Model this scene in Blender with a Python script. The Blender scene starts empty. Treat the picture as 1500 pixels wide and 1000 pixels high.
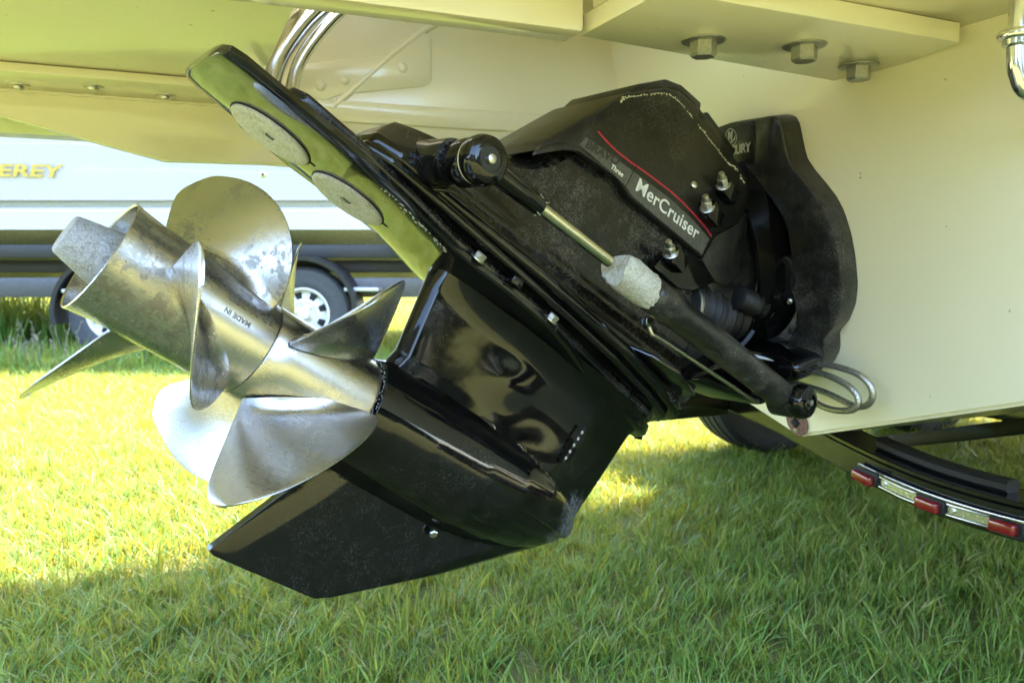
import bpy, bmesh, math, random
from mathutils import Vector, Matrix
import numpy as np
R_ = math.radians
rng = random.Random(7)
scene = bpy.context.scene
COL = scene.collection

# ------------------------------------------------------------------ camera
cam_d = bpy.data.cameras.new('camera'); cam = bpy.data.objects.new('camera', cam_d); COL.objects.link(cam)
cam_d.sensor_width = 36.0; cam_d.lens = 36.0 * 1150.0 / 1500.0
cam_d.clip_start = 0.02; cam_d.clip_end = 900.0
cam.location = (0, 0, 0.78)
cam.rotation_euler = (R_(90) - math.atan(115 / 1150.0), 0, 0)
cam_d.dof.use_dof = True; cam_d.dof.focus_distance = 1.0; cam_d.dof.aperture_fstop = 9.0
scene.camera = cam
# ------------------------------------------------------------------ sky and sun
SUN_EL = 60.0
SUN_H = Vector((0.60, 0.80))          # towards the sun, on the ground
world = bpy.data.worlds.new('World'); scene.world = world; world.use_nodes = True
wn = world.node_tree
bg = wn.nodes['Background']
sky = wn.nodes.new('ShaderNodeTexSky'); sky.sky_type = 'NISHITA'; sky.sun_disc = False
sky.sun_elevation = R_(SUN_EL); sky.sun_rotation = math.atan2(SUN_H.x, SUN_H.y)
sky.air_density = 1.0; sky.dust_density = 1.6; sky.ozone_density = 1.0
wn.links.new(sky.outputs[0], bg.inputs[0]); bg.inputs[1].default_value = 0.15
sun_d = bpy.data.lights.new('sun', 'SUN'); sun_d.energy = 2.65; sun_d.angle = R_(0.53); sun_d.color = (1.0, 0.87, 0.66)
sun = bpy.data.objects.new('sun', sun_d); COL.objects.link(sun)
sd = Vector((SUN_H.x * math.cos(R_(SUN_EL)), SUN_H.y * math.cos(R_(SUN_EL)), math.sin(R_(SUN_EL))))
sun.rotation_euler = (-sd).to_track_quat('-Z', 'Y').to_euler(); sun.location = (6, 8, 14)
vs = scene.view_settings
vs.view_transform = 'Standard'; vs.look = 'None'; vs.gamma = 1.0; vs.use_curve_mapping = False
vs.exposure = 3.9
scene.render.engine = 'CYCLES'
scene.cycles.max_bounces = 7; scene.cycles.diffuse_bounces = 4; scene.cycles.glossy_bounces = 3
scene.cycles.adaptive_threshold = 0.02
scene.cycles.transmission_bounces = 4; scene.cycles.transparent_max_bounces = 6
scene.cycles.sample_clamp_indirect = 6.0
scene.cycles.use_denoising = True

# ------------------------------------------------------------------ frames of the place
DO = Vector((-0.21514627, 1.00791056, 0.59344939))       # propeller shaft at the gearcase face
DA = Vector((-0.64373357, -0.50988536, 0.57063475)).normalized()   # aft along the shaft
DS = Vector((0.62089977, -0.78388997, 0.0)).normalized()           # starboard
DU = DA.cross(DS).normalized()                                      # up
DM = Matrix((( DA.x, DS.x, DU.x, DO.x), (DA.y, DS.y, DU.y, DO.y), (DA.z, DS.z, DU.z, DO.z), (0, 0, 0, 1)))
DMI = DM.inverted()
BY = R_(23)
FW = Vector((math.cos(BY), math.sin(BY), 0)); ST = Vector((math.sin(BY), -math.cos(BY), 0)); ZZ = Vector((0, 0, 1))
BP0 = Vector((0.62, 1.40, 0.0)); KST = -0.163
BM = Matrix(((FW.x, -ST.x, 0, BP0.x), (FW.y, -ST.y, 0, BP0.y), (0, 0, 1, 0), (0, 0, 0, 1)))
RK = R_(13)
TN = -FW * math.cos(RK) - ZZ * math.sin(RK); TU = ZZ * math.cos(RK) - FW * math.sin(RK)
TP = BP0 + ZZ * 0.54
def tpt(st, up, off=0.0):
    """world point on the transom: st from the keel line, up from the keel, off proud of it"""
    return TP + ST * (st + KST) + TU * (up - 0.113) + TN * off
def b(f, st, z): return Vector((f, -st, z))               # boat-local point

# ------------------------------------------------------------------ helpers
def new_obj(name, me, mat=None, parent=None):
    o = bpy.data.objects.new(name, me); COL.objects.link(o)
    if mat is not None: me.materials.append(mat)
    if parent is not None: o.parent = parent
    return o
def thing(name, label, cat, M=None, group=None):
    o = bpy.data.objects.new(name, None); COL.objects.link(o); o.empty_display_size = 0.1
    if M is not None: o.matrix_world = M
    o['label'] = label; o['category'] = cat
    if group: o['group'] = group
    return o
def smooth(me, ang=None):
    for p in me.polygons: p.use_smooth = True
    if ang is not None:
        bm = bmesh.new(); bm.from_mesh(me)
        for e in bm.edges:
            if len(e.link_faces) == 2 and e.calc_face_angle(0) > R_(ang): e.smooth = False
        bm.to_mesh(me); bm.free()
def mesh(name, V, Fc, mat=None, parent=None, ang=35, fix=True, fn=None):
    me = bpy.data.meshes.new(name)
    if fn: V = [fn(v) for v in V]
    me.from_pydata([tuple(v) for v in V], [], Fc)
    if fix:
        bm = bmesh.new(); bm.from_mesh(me); bmesh.ops.recalc_face_normals(bm, faces=bm.faces); bm.to_mesh(me); bm.free()
    smooth(me, ang)
    return new_obj(name, me, mat, parent)
def bm_obj(name, bm, mat, parent, ang=35):
    bmesh.ops.recalc_face_normals(bm, faces=bm.faces)
    me = bpy.data.meshes.new(name); bm.to_mesh(me); bm.free(); smooth(me, ang)
    return new_obj(name, me, mat, parent)
def prism_bm(outline, d0, d1, fn, bevel=0.0, seg=2, bm=None, inset=0.0):
    """2-D outline extruded from d0 to d1; fn(p,q,d) -> 3-D. inset narrows the d1 end."""
    own = bmesh.new()
    n = len(outline)
    cx = sum(p[0] for p in outline) / n; cy = sum(p[1] for p in outline) / n
    A = [own.verts.new(fn(p[0], p[1], d0)) for p in outline]
    B = [own.verts.new(fn(p[0] + (cx - p[0]) * inset, p[1] + (cy - p[1]) * inset, d1)) for p in outline]
    own.faces.new(A[::-1]); own.faces.new(B)
    for i in range(n): own.faces.new((A[i], A[(i + 1) % n], B[(i + 1) % n], B[i]))
    bmesh.ops.recalc_face_normals(own, faces=own.faces)
    if bevel: bmesh.ops.bevel(own, geom=list(own.edges), offset=bevel, segments=seg, profile=0.5, affect='EDGES', clamp_overlap=True)
    if bm is None: return own
    me = bpy.data.meshes.new('t'); own.to_mesh(me); own.free(); bm.from_mesh(me); bpy.data.meshes.remove(me)
    return bm
def prism(name, outline, d0, d1, fn, mat, parent, bevel=0.0, seg=2, inset=0.0, ang=40):
    return bm_obj(name, prism_bm(outline, d0, d1, fn, bevel, seg, inset=inset), mat, parent, ang)
def box(name, lo, hi, mat, parent, bevel=0.0, fn=None):
    f = fn or (lambda x, y, z: Vector((x, y, z)))
    return prism(name, [(lo[0], lo[1]), (hi[0], lo[1]), (hi[0], hi[1]), (lo[0], hi[1])], lo[2], hi[2], f, mat, parent, bevel)
def frame_of(d):
    d = d.normalized(); r = Vector((0, 0, 1)) if abs(d.z) < 0.9 else Vector((1, 0, 0))
    x = d.cross(r).normalized(); return x, d.cross(x).normalized()
def lathe_vf(prof, o, d, n=28, cap=True, xdir=None):
    """prof [(t along d, r)] round axis d from o"""
    d = d.normalized(); x, y = frame_of(d)
    V = []; Fc = []
    for t, r in prof:
        for k in range(n):
            an = 2 * math.pi * k / n
            V.append(o + d * t + (x * math.cos(an) + y * math.sin(an)) * max(r, 1e-5))
    m = len(prof)
    for i in range(m - 1):
        for k in range(n):
            Fc.append((i * n + k, i * n + (k + 1) % n, (i + 1) * n + (k + 1) % n, (i + 1) * n + k))
    if cap:
        Fc.append(tuple(range(n))[::-1]); Fc.append(tuple((m - 1) * n + k for k in range(n)))
    return V, Fc
def lathe(name, prof, o, d, mat, parent, n=28, cap=True, ang=35):
    V, Fc = lathe_vf(prof, o, d, n, cap); return mesh(name, V, Fc, mat, parent, ang)
def catmull(P, k=6):
    out = []
    P = [Vector(p) for p in P]
    for i in range(len(P) - 1):
        p0 = P[max(i - 1, 0)]; p1 = P[i]; p2 = P[i + 1]; p3 = P[min(i + 2, len(P) - 1)]
        for j in range(k):
            t = j / k
            out.append(0.5 * ((2 * p1) + (p2 - p0) * t + (2 * p0 - 5 * p1 + 4 * p2 - p3) * t * t + (3 * p1 - p0 - 3 * p2 + p3) * t ** 3))
    out.append(P[-1]); return out
def tube_vf(path, rad, n=12, cap=True):
    V = []; Fc = []; m = len(path); nrm = None
    for i, p in enumerate(path):
        d = (path[min(i + 1, m - 1)] - path[max(i - 1, 0)]).normalized()
        if nrm is None: nrm = frame_of(d)[0]
        nrm = (nrm - d * nrm.dot(d)).normalized(); bn = d.cross(nrm)
        r = rad(i / (m - 1)) if callable(rad) else rad
        for k in range(n):
            an = 2 * math.pi * k / n; V.append(p + (nrm * math.cos(an) + bn * math.sin(an)) * r)
    for i in range(m - 1):
        for k in range(n): Fc.append((i * n + k, i * n + (k + 1) % n, (i + 1) * n + (k + 1) % n, (i + 1) * n + k))
    if cap: Fc.append(tuple(range(n))[::-1]); Fc.append(tuple((m - 1) * n + k for k in range(n)))
    return V, Fc
def tube(name, path, rad, mat, parent, n=12, k=6, ang=50):
    V, Fc = tube_vf(catmull(path, k) if k else [Vector(p) for p in path], rad, n); return mesh(name, V, Fc, mat, parent, ang)
def hexhead(name, o, d, r, h, mat, parent, washer=0.0, wmat=None, stud=0.0):
    """hex head or nut with washer and stud, pointing along d from o"""
    d = d.normalized(); V = []; Fc = []
    def add(prof, n):
        k = len(V); v, f = lathe_vf(prof, o, d, n); V.extend(v); Fc.extend([tuple(q + k for q in ff) for ff in f])
    if washer: add([(0, washer * 0.96), (0.0006, washer), (0.0022, washer), (0.003, washer * 0.93)], 24)
    z = 0.003 if washer else 0
    add([(z, r * 0.98), (z + h * 0.85, r), (z + h, r * 0.88)], 6)
    if stud: add([(z + h, stud), (z + h + stud * 1.6, stud), (z + h + stud * 2.0, stud * 0.8)], 14)
    return mesh(name, V, Fc, mat, parent, 30)
def text_mesh(name, body, size, origin, right, up, mat, parent, bold=0.0, shear=0.0, extrude=0.0003, align='LEFT', sx=1.0, spacing=1.0):
    cu = bpy.data.curves.new('t', 'FONT'); cu.body = body; cu.size = size; cu.offset = bold; cu.shear = shear
    cu.extrude = extrude; cu.align_x = align; cu.space_character = spacing; cu.resolution_u = 6
    t = bpy.data.objects.new('t', cu); COL.objects.link(t)
    dg = bpy.context.evaluated_depsgraph_get(); me = bpy.data.meshes.new_from_object(t.evaluated_get(dg))
    bpy.data.objects.remove(t); bpy.data.curves.remove(cu)
    right = right.normalized(); up = (up - right * up.dot(right)).normalized(); n = right.cross(up)
    for v in me.vertices: v.co = origin + right * (v.co.x * sx) + up * v.co.y + n * (v.co.z + extrude)
    me.name = name; me.materials.clear()
    return new_obj(name, me, mat, parent)
def tl(x, s, u): return Vector((x, s, u))                  # drive-local
def w2d(p): return DMI @ p

# ------------------------------------------------------------------ materials
def M(name):
    m = bpy.data.materials.new(name); m.use_nodes = True
    return m, m.node_tree, m.node_tree.nodes['Principled BSDF']
def nd(nt, t, **kw):
    n = nt.nodes.new(t)
    for k, v in kw.items():
        if k.startswith('i_'): n.inputs[int(k[2:]) if k[2:].isdigit() else k[2:]].default_value = v
        else: setattr(n, k, v)
    return n
def noise(nt, scale, detail=4, rough=0.55, co=None, dist=0.0):
    n = nd(nt, 'ShaderNodeTexNoise'); n.inputs['Scale'].default_value = scale; n.inputs['Detail'].default_value = detail
    n.inputs['Roughness'].default_value = rough; n.inputs['Distortion'].default_value = dist
    if co is not None: nt.links.new(co, n.inputs['Vector'])
    return n.outputs[0]
def ramp(nt, fac, stops):
    r = nd(nt, 'ShaderNodeValToRGB'); el = r.color_ramp.elements
    while len(el) < len(stops): el.new(0.5)
    for e, (p, c) in zip(el, stops):
        e.position = p; e.color = (c, c, c, 1) if not hasattr(c, '__len__') else (*c, 1)
    nt.links.new(fac, r.inputs[0]); return r.outputs[0]
def mixc(nt, fac, a, b_, blend='MIX'):
    m = nd(nt, 'ShaderNodeMix'); m.data_type = 'RGBA'; m.blend_type = blend
    for sock, v in ((0, fac), (6, a), (7, b_)):
        if isinstance(v, bpy.types.NodeSocket): nt.links.new(v, m.inputs[sock])
        elif sock == 0: m.inputs[0].default_value = v
        else: m.inputs[sock].default_value = (*v, 1)
    return m.outputs[2]
def math_(nt, op, a, b_=0.0):
    m = nd(nt, 'ShaderNodeMath'); m.operation = op
    for i, v in enumerate((a, b_)):
        if isinstance(v, bpy.types.NodeSocket): nt.links.new(v, m.inputs[i])
        else: m.inputs[i].default_value = v
    return m.outputs[0]
def bump(nt, bs, h, strength=0.2, dist=0.002, to='Normal'):
    bn = nd(nt, 'ShaderNodeBump'); bn.inputs['Strength'].default_value = strength; bn.inputs['Distance'].default_value = dist
    nt.links.new(h, bn.inputs['Height']); nt.links.new(bn.outputs[0], bs.inputs[to]); return bn.outputs[0]
def coords(nt): return nd(nt, 'ShaderNodeTexCoord').outputs['Object']
def col(bs, c): bs.inputs['Base Color'].default_value = (*c, 1)

def black_paint(name, base=0.010, r0=0.10, speck=0.5, speck_lo=0.60, wave=0.06, coat=0.6, dust=0.10, sc=1.0):
    m, nt, bs = M(name); co = coords(nt)
    big = noise(nt, 5 * sc, 3, 0.6, co); fine = noise(nt, 420 * sc, 5, 0.8, co); mid = noise(nt, 38 * sc, 5, 0.7, co, 0.6)
    mask = math_(nt, 'MULTIPLY', ramp(nt, big, [(0.42, 0.18), (0.62, 1.0)]), ramp(nt, mid, [(0.40, 0.15), (0.62, 1.0)]))
    sp = math_(nt, 'MULTIPLY', ramp(nt, fine, [(speck_lo - 0.06, 0.0), (speck_lo + 0.06, 1.0)]), mask)
    sp = math_(nt, 'MULTIPLY', sp, speck)
    dots = ramp(nt, noise(nt, 900 * sc, 1, 0.5, co), [(0.74, 0.0), (0.78, 1.0)])
    sp = math_(nt, 'MAXIMUM', sp, math_(nt, 'MULTIPLY', math_(nt, 'MULTIPLY', dots, ramp(nt, big, [(0.45, 0.0), (0.6, 1.0)])), speck * 0.7))
    c = mixc(nt, sp, (base, base, base * 1.05), (dust * 1.9, dust * 1.75, dust * 1.5))
    film = math_(nt, 'MULTIPLY', ramp(nt, mid, [(0.35, 0.0), (0.8, 1.0)]), 0.03)
    c = mixc(nt, film, c, (dust * 0.9, dust * 0.85, dust * 0.7))
    nt.links.new(c, bs.inputs['Base Color'])
    ro = math_(nt, 'ADD', math_(nt, 'MULTIPLY', sp, 0.6), math_(nt, 'ADD', math_(nt, 'MULTIPLY', mid, 0.10), r0))
    nt.links.new(ro, bs.inputs['Roughness'])
    bs.inputs['Specular IOR Level'].default_value = 0.42
    bs.inputs['Coat Weight'].default_value = coat; bs.inputs['Coat Roughness'].default_value = 0.05
    h = math_(nt, 'ADD', math_(nt, 'MULTIPLY', noise(nt, 24 * sc, 2, 0.5, co), 1.0), math_(nt, 'MULTIPLY', fine, 0.06))
    bump(nt, bs, h, wave, 0.004)
    bump(nt, bs, noise(nt, 16 * sc, 2, 0.5, co), wave * 0.7, 0.004, 'Coat Normal')
    return m
black_gloss = black_paint('black_gloss_paint', 0.002, 0.015, 0.24, 0.57, 0.07, 0.10, 0.085)
black_plate = black_paint('black_plate_paint', 0.003, 0.05, 0.22, 0.62, 0.05, 0.6, 0.10)
black_worn = black_paint('black_worn_paint', 0.003, 0.12, 0.85, 0.53, 0.10, 0.05, 0.11)
black_cover = black_paint('black_cover_plastic', 0.005, 0.26, 0.8, 0.56, 0.05, 0.15, 0.11)
black_dusty = black_paint('black_dusty_paint', 0.005, 0.28, 0.9, 0.53, 0.06, 0.1, 0.13)
black_matt = black_paint('black_matt_rubber', 0.006, 0.50, 0.3, 0.62, 0.05, 0.0, 0.06)
trailer_black = black_paint('trailer_black_enamel', 0.004, 0.12, 0.25, 0.62, 0.03, 0.6, 0.07, 0.5)

def gelcoat(name, c, rough=0.16, dirt=0.05, bumpy=0.02):
    m, nt, bs = M(name); co = coords(nt)
    n1 = noise(nt, 1.6, 4, 0.6, co); n2 = noise(nt, 60, 3, 0.7, co)
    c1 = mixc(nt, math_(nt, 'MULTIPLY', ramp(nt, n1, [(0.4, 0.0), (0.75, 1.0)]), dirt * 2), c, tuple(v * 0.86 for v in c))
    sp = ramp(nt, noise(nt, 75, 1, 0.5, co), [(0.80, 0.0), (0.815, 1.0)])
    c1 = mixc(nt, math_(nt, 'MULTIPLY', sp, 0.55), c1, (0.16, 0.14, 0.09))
    nt.links.new(c1, bs.inputs['Base Color'])
    nt.links.new(math_(nt, 'ADD', math_(nt, 'MULTIPLY', n2, 0.04), rough), bs.inputs['Roughness'])
    bs.inputs['Coat Weight'].default_value = 0.35; bs.inputs['Coat Roughness'].default_value = 0.08
    bump(nt, bs, noise(nt, 9, 3, 0.5, co), bumpy, 0.01)
    return m
cream_gel = gelcoat('cream_gelcoat', (0.87, 0.79, 0.55), 0.16, 0.04, 0.010)
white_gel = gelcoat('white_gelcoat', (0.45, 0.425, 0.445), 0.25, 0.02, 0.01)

def steel_stained(name, stain=1.0, seed=0.0):
    m, nt, bs = M(name); co0 = coords(nt)
    mp = nd(nt, 'ShaderNodeMapping'); mp.inputs['Location'].default_value = (seed, seed * 1.7, seed * 0.6); nt.links.new(co0, mp.inputs['Vector']); co = mp.outputs[0]
    a = noise(nt, 60, 7, 0.72, co, 0.3); c_ = noise(nt, 11, 3, 0.5, co); br = noise(nt, 420, 3, 0.7, co)
    mp2 = nd(nt, 'ShaderNodeMapping'); mp2.inputs['Scale'].default_value = (1, 1, 16); nt.links.new(co, mp2.inputs['Vector'])
    brush = noise(nt, 60, 3, 0.7, mp2.outputs[0])
    mask = math_(nt, 'MULTIPLY', ramp(nt, a, [(0.50, 0.0), (0.56, 1.0)]), ramp(nt, c_, [(0.44, 0.0), (0.58, 1.0)]))
    mask = math_(nt, 'MULTIPLY', mask, 0.68 * stain)
    film = ramp(nt, c_, [(0.36, 0.0), (0.7, 1.0)])
    base = mixc(nt, math_(nt, 'MULTIPLY', film, 0.5), (0.55, 0.54, 0.53), (0.43, 0.395, 0.34))
    base = mixc(nt, mask, base, (0.19, 0.165, 0.125))
    nt.links.new(base, bs.inputs['Base Color']); bs.inputs['Metallic'].default_value = 1.0
    ro = math_(nt, 'ADD', math_(nt, 'MULTIPLY', mask, 0.22), math_(nt, 'ADD', 0.17, math_(nt, 'ADD', math_(nt, 'MULTIPLY', film, 0.08), math_(nt, 'MULTIPLY', brush, 0.12))))
    nt.links.new(ro, bs.inputs['Roughness'])
    h = math_(nt, 'ADD', math_(nt, 'MULTIPLY', brush, 0.6), math_(nt, 'ADD', br, math_(nt, 'MULTIPLY', noise(nt, 22, 2, 0.5, co), 2.2)))
    bump(nt, bs, h, 0.07, 0.002)
    return m
steel_rear = steel_stained('stained_propeller_steel', 1.0, 0.0)
steel_front = steel_stained('polished_propeller_steel', 0.22, 3.1)

def simple(name, c, rough, metal=0.0, bs_=0.0, scale=60, coat=0.0, var=0.15):
    m, nt, bs = M(name); co = coords(nt); n = noise(nt, scale, 5, 0.65, co)
    nt.links.new(mixc(nt, ramp(nt, n, [(0.3, 0.0), (0.7, 1.0)]), tuple(v * (1 - var) for v in c), tuple(min(1, v * (1 + var)) for v in c)), bs.inputs['Base Color'])
    nt.links.new(math_(nt, 'ADD', math_(nt, 'MULTIPLY', n, 0.15), max(0.0, rough - 0.07)), bs.inputs['Roughness'])
    bs.inputs['Metallic'].default_value = metal; bs.inputs['Coat Weight'].default_value = coat
    if bs_: bump(nt, bs, n, bs_, 0.003)
    return m
def anode_mat(name, c):
    m, nt, bs = M(name); co = coords(nt)
    n1 = noise(nt, 380, 5, 0.8, co); n2 = noise(nt, 60, 4, 0.6, co)
    nt.links.new(mixc(nt, ramp(nt, n1, [(0.38, 0.0), (0.64, 1.0)]), mixc(nt, ramp(nt, n2, [(0.42, 1.0), (0.5, 0.0)]), tuple(v * 0.66 for v in c), (c[0] * 0.5, c[1] * 0.45, c[2] * 0.36)), tuple(v * 1.15 for v in c)), bs.inputs['Base Color'])
    bs.inputs['Metallic'].default_value = 0.35; bs.inputs['Roughness'].default_value = 0.62
    bump(nt, bs, math_(nt, 'ADD', math_(nt, 'MULTIPLY', n1, 0.7), math_(nt, 'MULTIPLY', n2, 2.5)), 0.6, 0.003)
    return m
anode_grey = anode_mat('zinc_anode', (0.40, 0.40, 0.40))
anode_pale = anode_mat('crusted_anode', (0.62, 0.60, 0.52))
chrome = simple('polished_stainless', (0.74, 0.73, 0.71), 0.14, 1.0, 0.02, 40, 0, 0.06)
bolt_steel = simple('bolt_steel', (0.55, 0.53, 0.48), 0.30, 1.0, 0.08, 240, 0, 0.25)
rod_steel = simple('rod_steel', (0.62, 0.60, 0.52), 0.20, 1.0, 0.02, 120, 0, 0.1)
washer_tan = simple('tan_washer', (0.55, 0.47, 0.33), 0.5)
white_print = simple('white_print', (0.78, 0.77, 0.72), 0.5)
grey_print = simple('silver_print', (0.40, 0.39, 0.33), 0.45)
ghost_print = simple('faded_print', (0.030, 0.027, 0.022), 0.55)
red_print = simple('red_print', (0.45, 0.015, 0.035), 0.4)
decal_grey = simple('decal_charcoal', (0.085, 0.083, 0.070), 0.5, 0, 0.03, 300, 0, 0.45)
gold_print = simple('gold_print', (0.52, 0.37, 0.08), 0.35)
crust = simple('grey_crust', (0.30, 0.29, 0.25), 0.8, 0, 0.5, 400, 0, 0.4)
putty = simple('pale_sealant', (0.62, 0.60, 0.48), 0.8, 0, 0.5, 400, 0, 0.3)
tyre_mat = simple('tyre_rubber', (0.022, 0.022, 0.024), 0.62, 0, 0.25, 90, 0, 0.3)
tyre_blue = simple('dusty_tyre_rubber', (0.045, 0.047, 0.055), 0.6, 0, 0.2, 40, 0, 0.25)
rim_white = simple('white_rim_paint', (0.62, 0.62, 0.60), 0.35, 0, 0.05, 30, 0.2, 0.1)
dark_hole = simple('dark_hole', (0.006, 0.006, 0.006), 0.8)
red_lens = simple('red_lens', (0.17, 0.005, 0.008), 0.12, 0, 0.12, 420, 1.0, 0.5)
drain_mat = simple('corroded_drain', (0.20, 0.10, 0.075), 0.7, 0.0, 0.6, 260, 0, 0.9)
braid_m, nt_, bs_ = M('braided_stainless')
co_ = coords(nt_)
wv = nd(nt_, 'ShaderNodeTexVoronoi'); wv.inputs['Scale'].default_value = 620; nt_.links.new(co_, wv.inputs['Vector'])
nt_.links.new(mixc(nt_, ramp(nt_, wv.outputs['Distance'], [(0.1, 1.0), (0.7, 0.0)]), (0.30, 0.28, 0.24), (0.80, 0.78, 0.70)), bs_.inputs['Base Color'])
bs_.inputs['Metallic'].default_value = 0.9; bs_.inputs['Roughness'].default_value = 0.36; bump(nt_, bs_, wv.outputs['Distance'], 0.5, 0.001)

# ================================================================== GROUND AND GRASS
gm, nt, bs = M('lawn_soil'); co = nd(nt, 'ShaderNodeTexCoord').outputs['Object']
n1 = noise(nt, 0.5, 5, 0.6, co); n2 = noise(nt, 14, 6, 0.75, co); n3 = noise(nt, 160, 4, 0.8, co)
g = mixc(nt, ramp(nt, n2, [(0.3, 0.0), (0.7, 1.0)]), (0.15, 0.17, 0.028), (0.26, 0.24, 0.05))
g = mixc(nt, ramp(nt, n3, [(0.35, 0.0), (0.65, 1.0)]), mixc(nt, 0.45, g, (0.04, 0.07, 0.015)), g)
g = mixc(nt, math_(nt, 'MULTIPLY', ramp(nt, n1, [(0.4, 0.0), (0.7, 1.0)]), 0.3), g, (0.17, 0.14, 0.06))
nt.links.new(g, bs.inputs['Base Color']); bs.inputs['Roughness'].default_value = 0.9
bump(nt, bs, math_(nt, 'ADD', n3, n2), 0.8, 0.03)
def ground_z(x, y): return 0.012 * math.sin(x * 1.3 + 0.4) * math.cos(y * 1.1) + 0.006 * math.sin(3.1 * x + 2.2 * y)
V = []; Fc = []
xs = [-400, -120, -40, -16] + [-8 + 0.5 * i for i in range(33)] + [16, 40, 120, 400]
ys = [-400, -120, -40, -12] + [-4 + 0.5 * i for i in range(45)] + [26, 50, 120, 400]
for y in ys:
    for x in xs: V.append((x, y, ground_z(x, y) if abs(x) <= 8.01 and -4.01 <= y <= 18.01 else 0.0))
nx = len(xs)
for j in range(len(ys) - 1):
    for i in range(nx - 1): Fc.append((j * nx + i, j * nx + i + 1, (j + 1) * nx + i + 1, (j + 1) * nx + i))
ground = mesh('ground', V, Fc, gm, None, None); ground['kind'] = 'structure'; ground['label'] = 'lawn ground under and around the two boats'

gr, nt, bs = M('grass_blade')
nt.nodes.remove(bs); out = nt.nodes['Material Output']
at = nd(nt, 'ShaderNodeAttribute'); at.attribute_name = 'tone'
oi = nd(nt, 'ShaderNodeObjectInfo')
sep = nd(nt, 'ShaderNodeSeparateColor'); nt.links.new(at.outputs['Color'], sep.inputs[0])
c1 = mixc(nt, sep.outputs[0], (0.036, 0.140, 0.018), (0.190, 0.335, 0.062))      # fresh green to yellow green
c1 = mixc(nt, ramp(nt, sep.outputs[1], [(0.0, 1.0), (0.35, 0.0)]), c1, (0.12, 0.20, 0.05))   # pale stalk at the foot
c1 = mixc(nt, ramp(nt, sep.outputs[2], [(0.955, 0.0), (0.975, 1.0)]), c1, (0.36, 0.31, 0.17))    # dead blades
c1 = mixc(nt, math_(nt, 'MULTIPLY', oi.outputs['Random'], 0.45), c1, mixc(nt, 1.0, c1, (0.80, 0.95, 0.75), 'MULTIPLY'))
gpos = nd(nt, 'ShaderNodeNewGeometry').outputs['Position']
c1 = mixc(nt, math_(nt, 'MULTIPLY', ramp(nt, noise(nt, 1.9, 4, 0.65, gpos), [(0.52, 0.0), (0.70, 1.0)]), 0.25), c1, (0.20, 0.205, 0.065))
c1 = mixc(nt, math_(nt, 'MULTIPLY', ramp(nt, noise(nt, 5.5, 3, 0.6, gpos), [(0.50, 0.0), (0.66, 1.0)]), 0.55), c1, (0.040, 0.125, 0.020))
pb = nd(nt, 'ShaderNodeBsdfPrincipled'); nt.links.new(c1, pb.inputs['Base Color']); pb.inputs['Roughness'].default_value = 0.5
pb.inputs['Specular IOR Level'].default_value = 0.36
tr_ = nd(nt, 'ShaderNodeBsdfTranslucent'); nt.links.new(mixc(nt, sep.outputs[0], (0.40, 0.36, 0.025), (0.64, 0.47, 0.05)), tr_.inputs[0])
ms = nd(nt, 'ShaderNodeMixShader'); ms.inputs[0].default_value = 0.28
nt.links.new(pb.outputs[0], ms.inputs[1]); nt.links.new(tr_.outputs[0], ms.inputs[2]); nt.links.new(ms.outputs[0], out.inputs[0])

def clump(n, spread, hmin, hmax, width, seg=4, lean=0.5, seed=0):
    r = random.Random(seed); V = []; Fc = []; T = []
    for _ in range(n):
        rr = spread * math.sqrt(r.random()); an = r.uniform(0, 6.283); px, py = rr * math.cos(an), rr * math.sin(an)
        h = r.uniform(hmin, hmax) * (1.0 if r.random() > 0.06 else 1.35); d = r.uniform(0, 6.283); ln = r.uniform(0.1, lean) * h * 1.2
        if r.random() < 0.12: ln *= 2.0; h *= 0.75
        w = width * r.uniform(0.65, 1.25); face = d + r.uniform(-1.2, 1.2) + 1.57
        wx, wy = math.cos(face) * w / 2, math.sin(face) * w / 2; tone = r.random() ; dead = r.random(); k0 = len(V)
        for i in range(seg + 1):
            t = i / seg; bx = px + math.cos(d) * ln * t ** 1.9; by = py + math.sin(d) * ln * t ** 1.9
            bz = h * (t - 0.22 * (ln / h) * t ** 2.2) - 0.006; tp = (1 - t ** 2.2) * (0.75 + 0.5 * min(1, t * 3)) + 0.02
            V += [(bx - wx * tp, by - wy * tp, bz), (bx + wx * tp, by + wy * tp, bz)]; T += [(tone, t, dead)] * 2
        for i in range(seg): q = k0 + 2 * i; Fc.append((q, q + 1, q + 3, q + 2))
    me = bpy.data.meshes.new('grass_clump'); me.from_pydata(V, [], Fc)
    ca = me.color_attributes.new('tone', 'FLOAT_COLOR', 'POINT')
    for i, t in enumerate(T): ca.data[i].color = (*t, 1)
    for p in me.polygons: p.use_smooth = True
    me.materials.append(gr)
    return bpy.data.objects.new('grass_clump', me)
def clump_collection(name, objs):
    c = bpy.data.collections.new(name)
    for o in objs: c.objects.link(o)
    return c
near_c = clump_collection('near_clumps', [clump(34, 0.038, 0.022, 0.070, 0.0027, 4, 0.9, s) for s in range(9)] +
                          [clump(9, 0.030, 0.050, 0.100, 0.0036, 5, 0.8, s) for s in range(20, 22)])
mid_c = clump_collection('mid_clumps', [clump(40, 0.09, 0.035, 0.085, 0.0050, 3, 0.7, s + 50) for s in range(6)])
far_c = clump_collection('far_clumps', [clump(70, 0.22, 0.04, 0.10, 0.011, 2, 0.7, s + 80) for s in range(5)])

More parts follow.
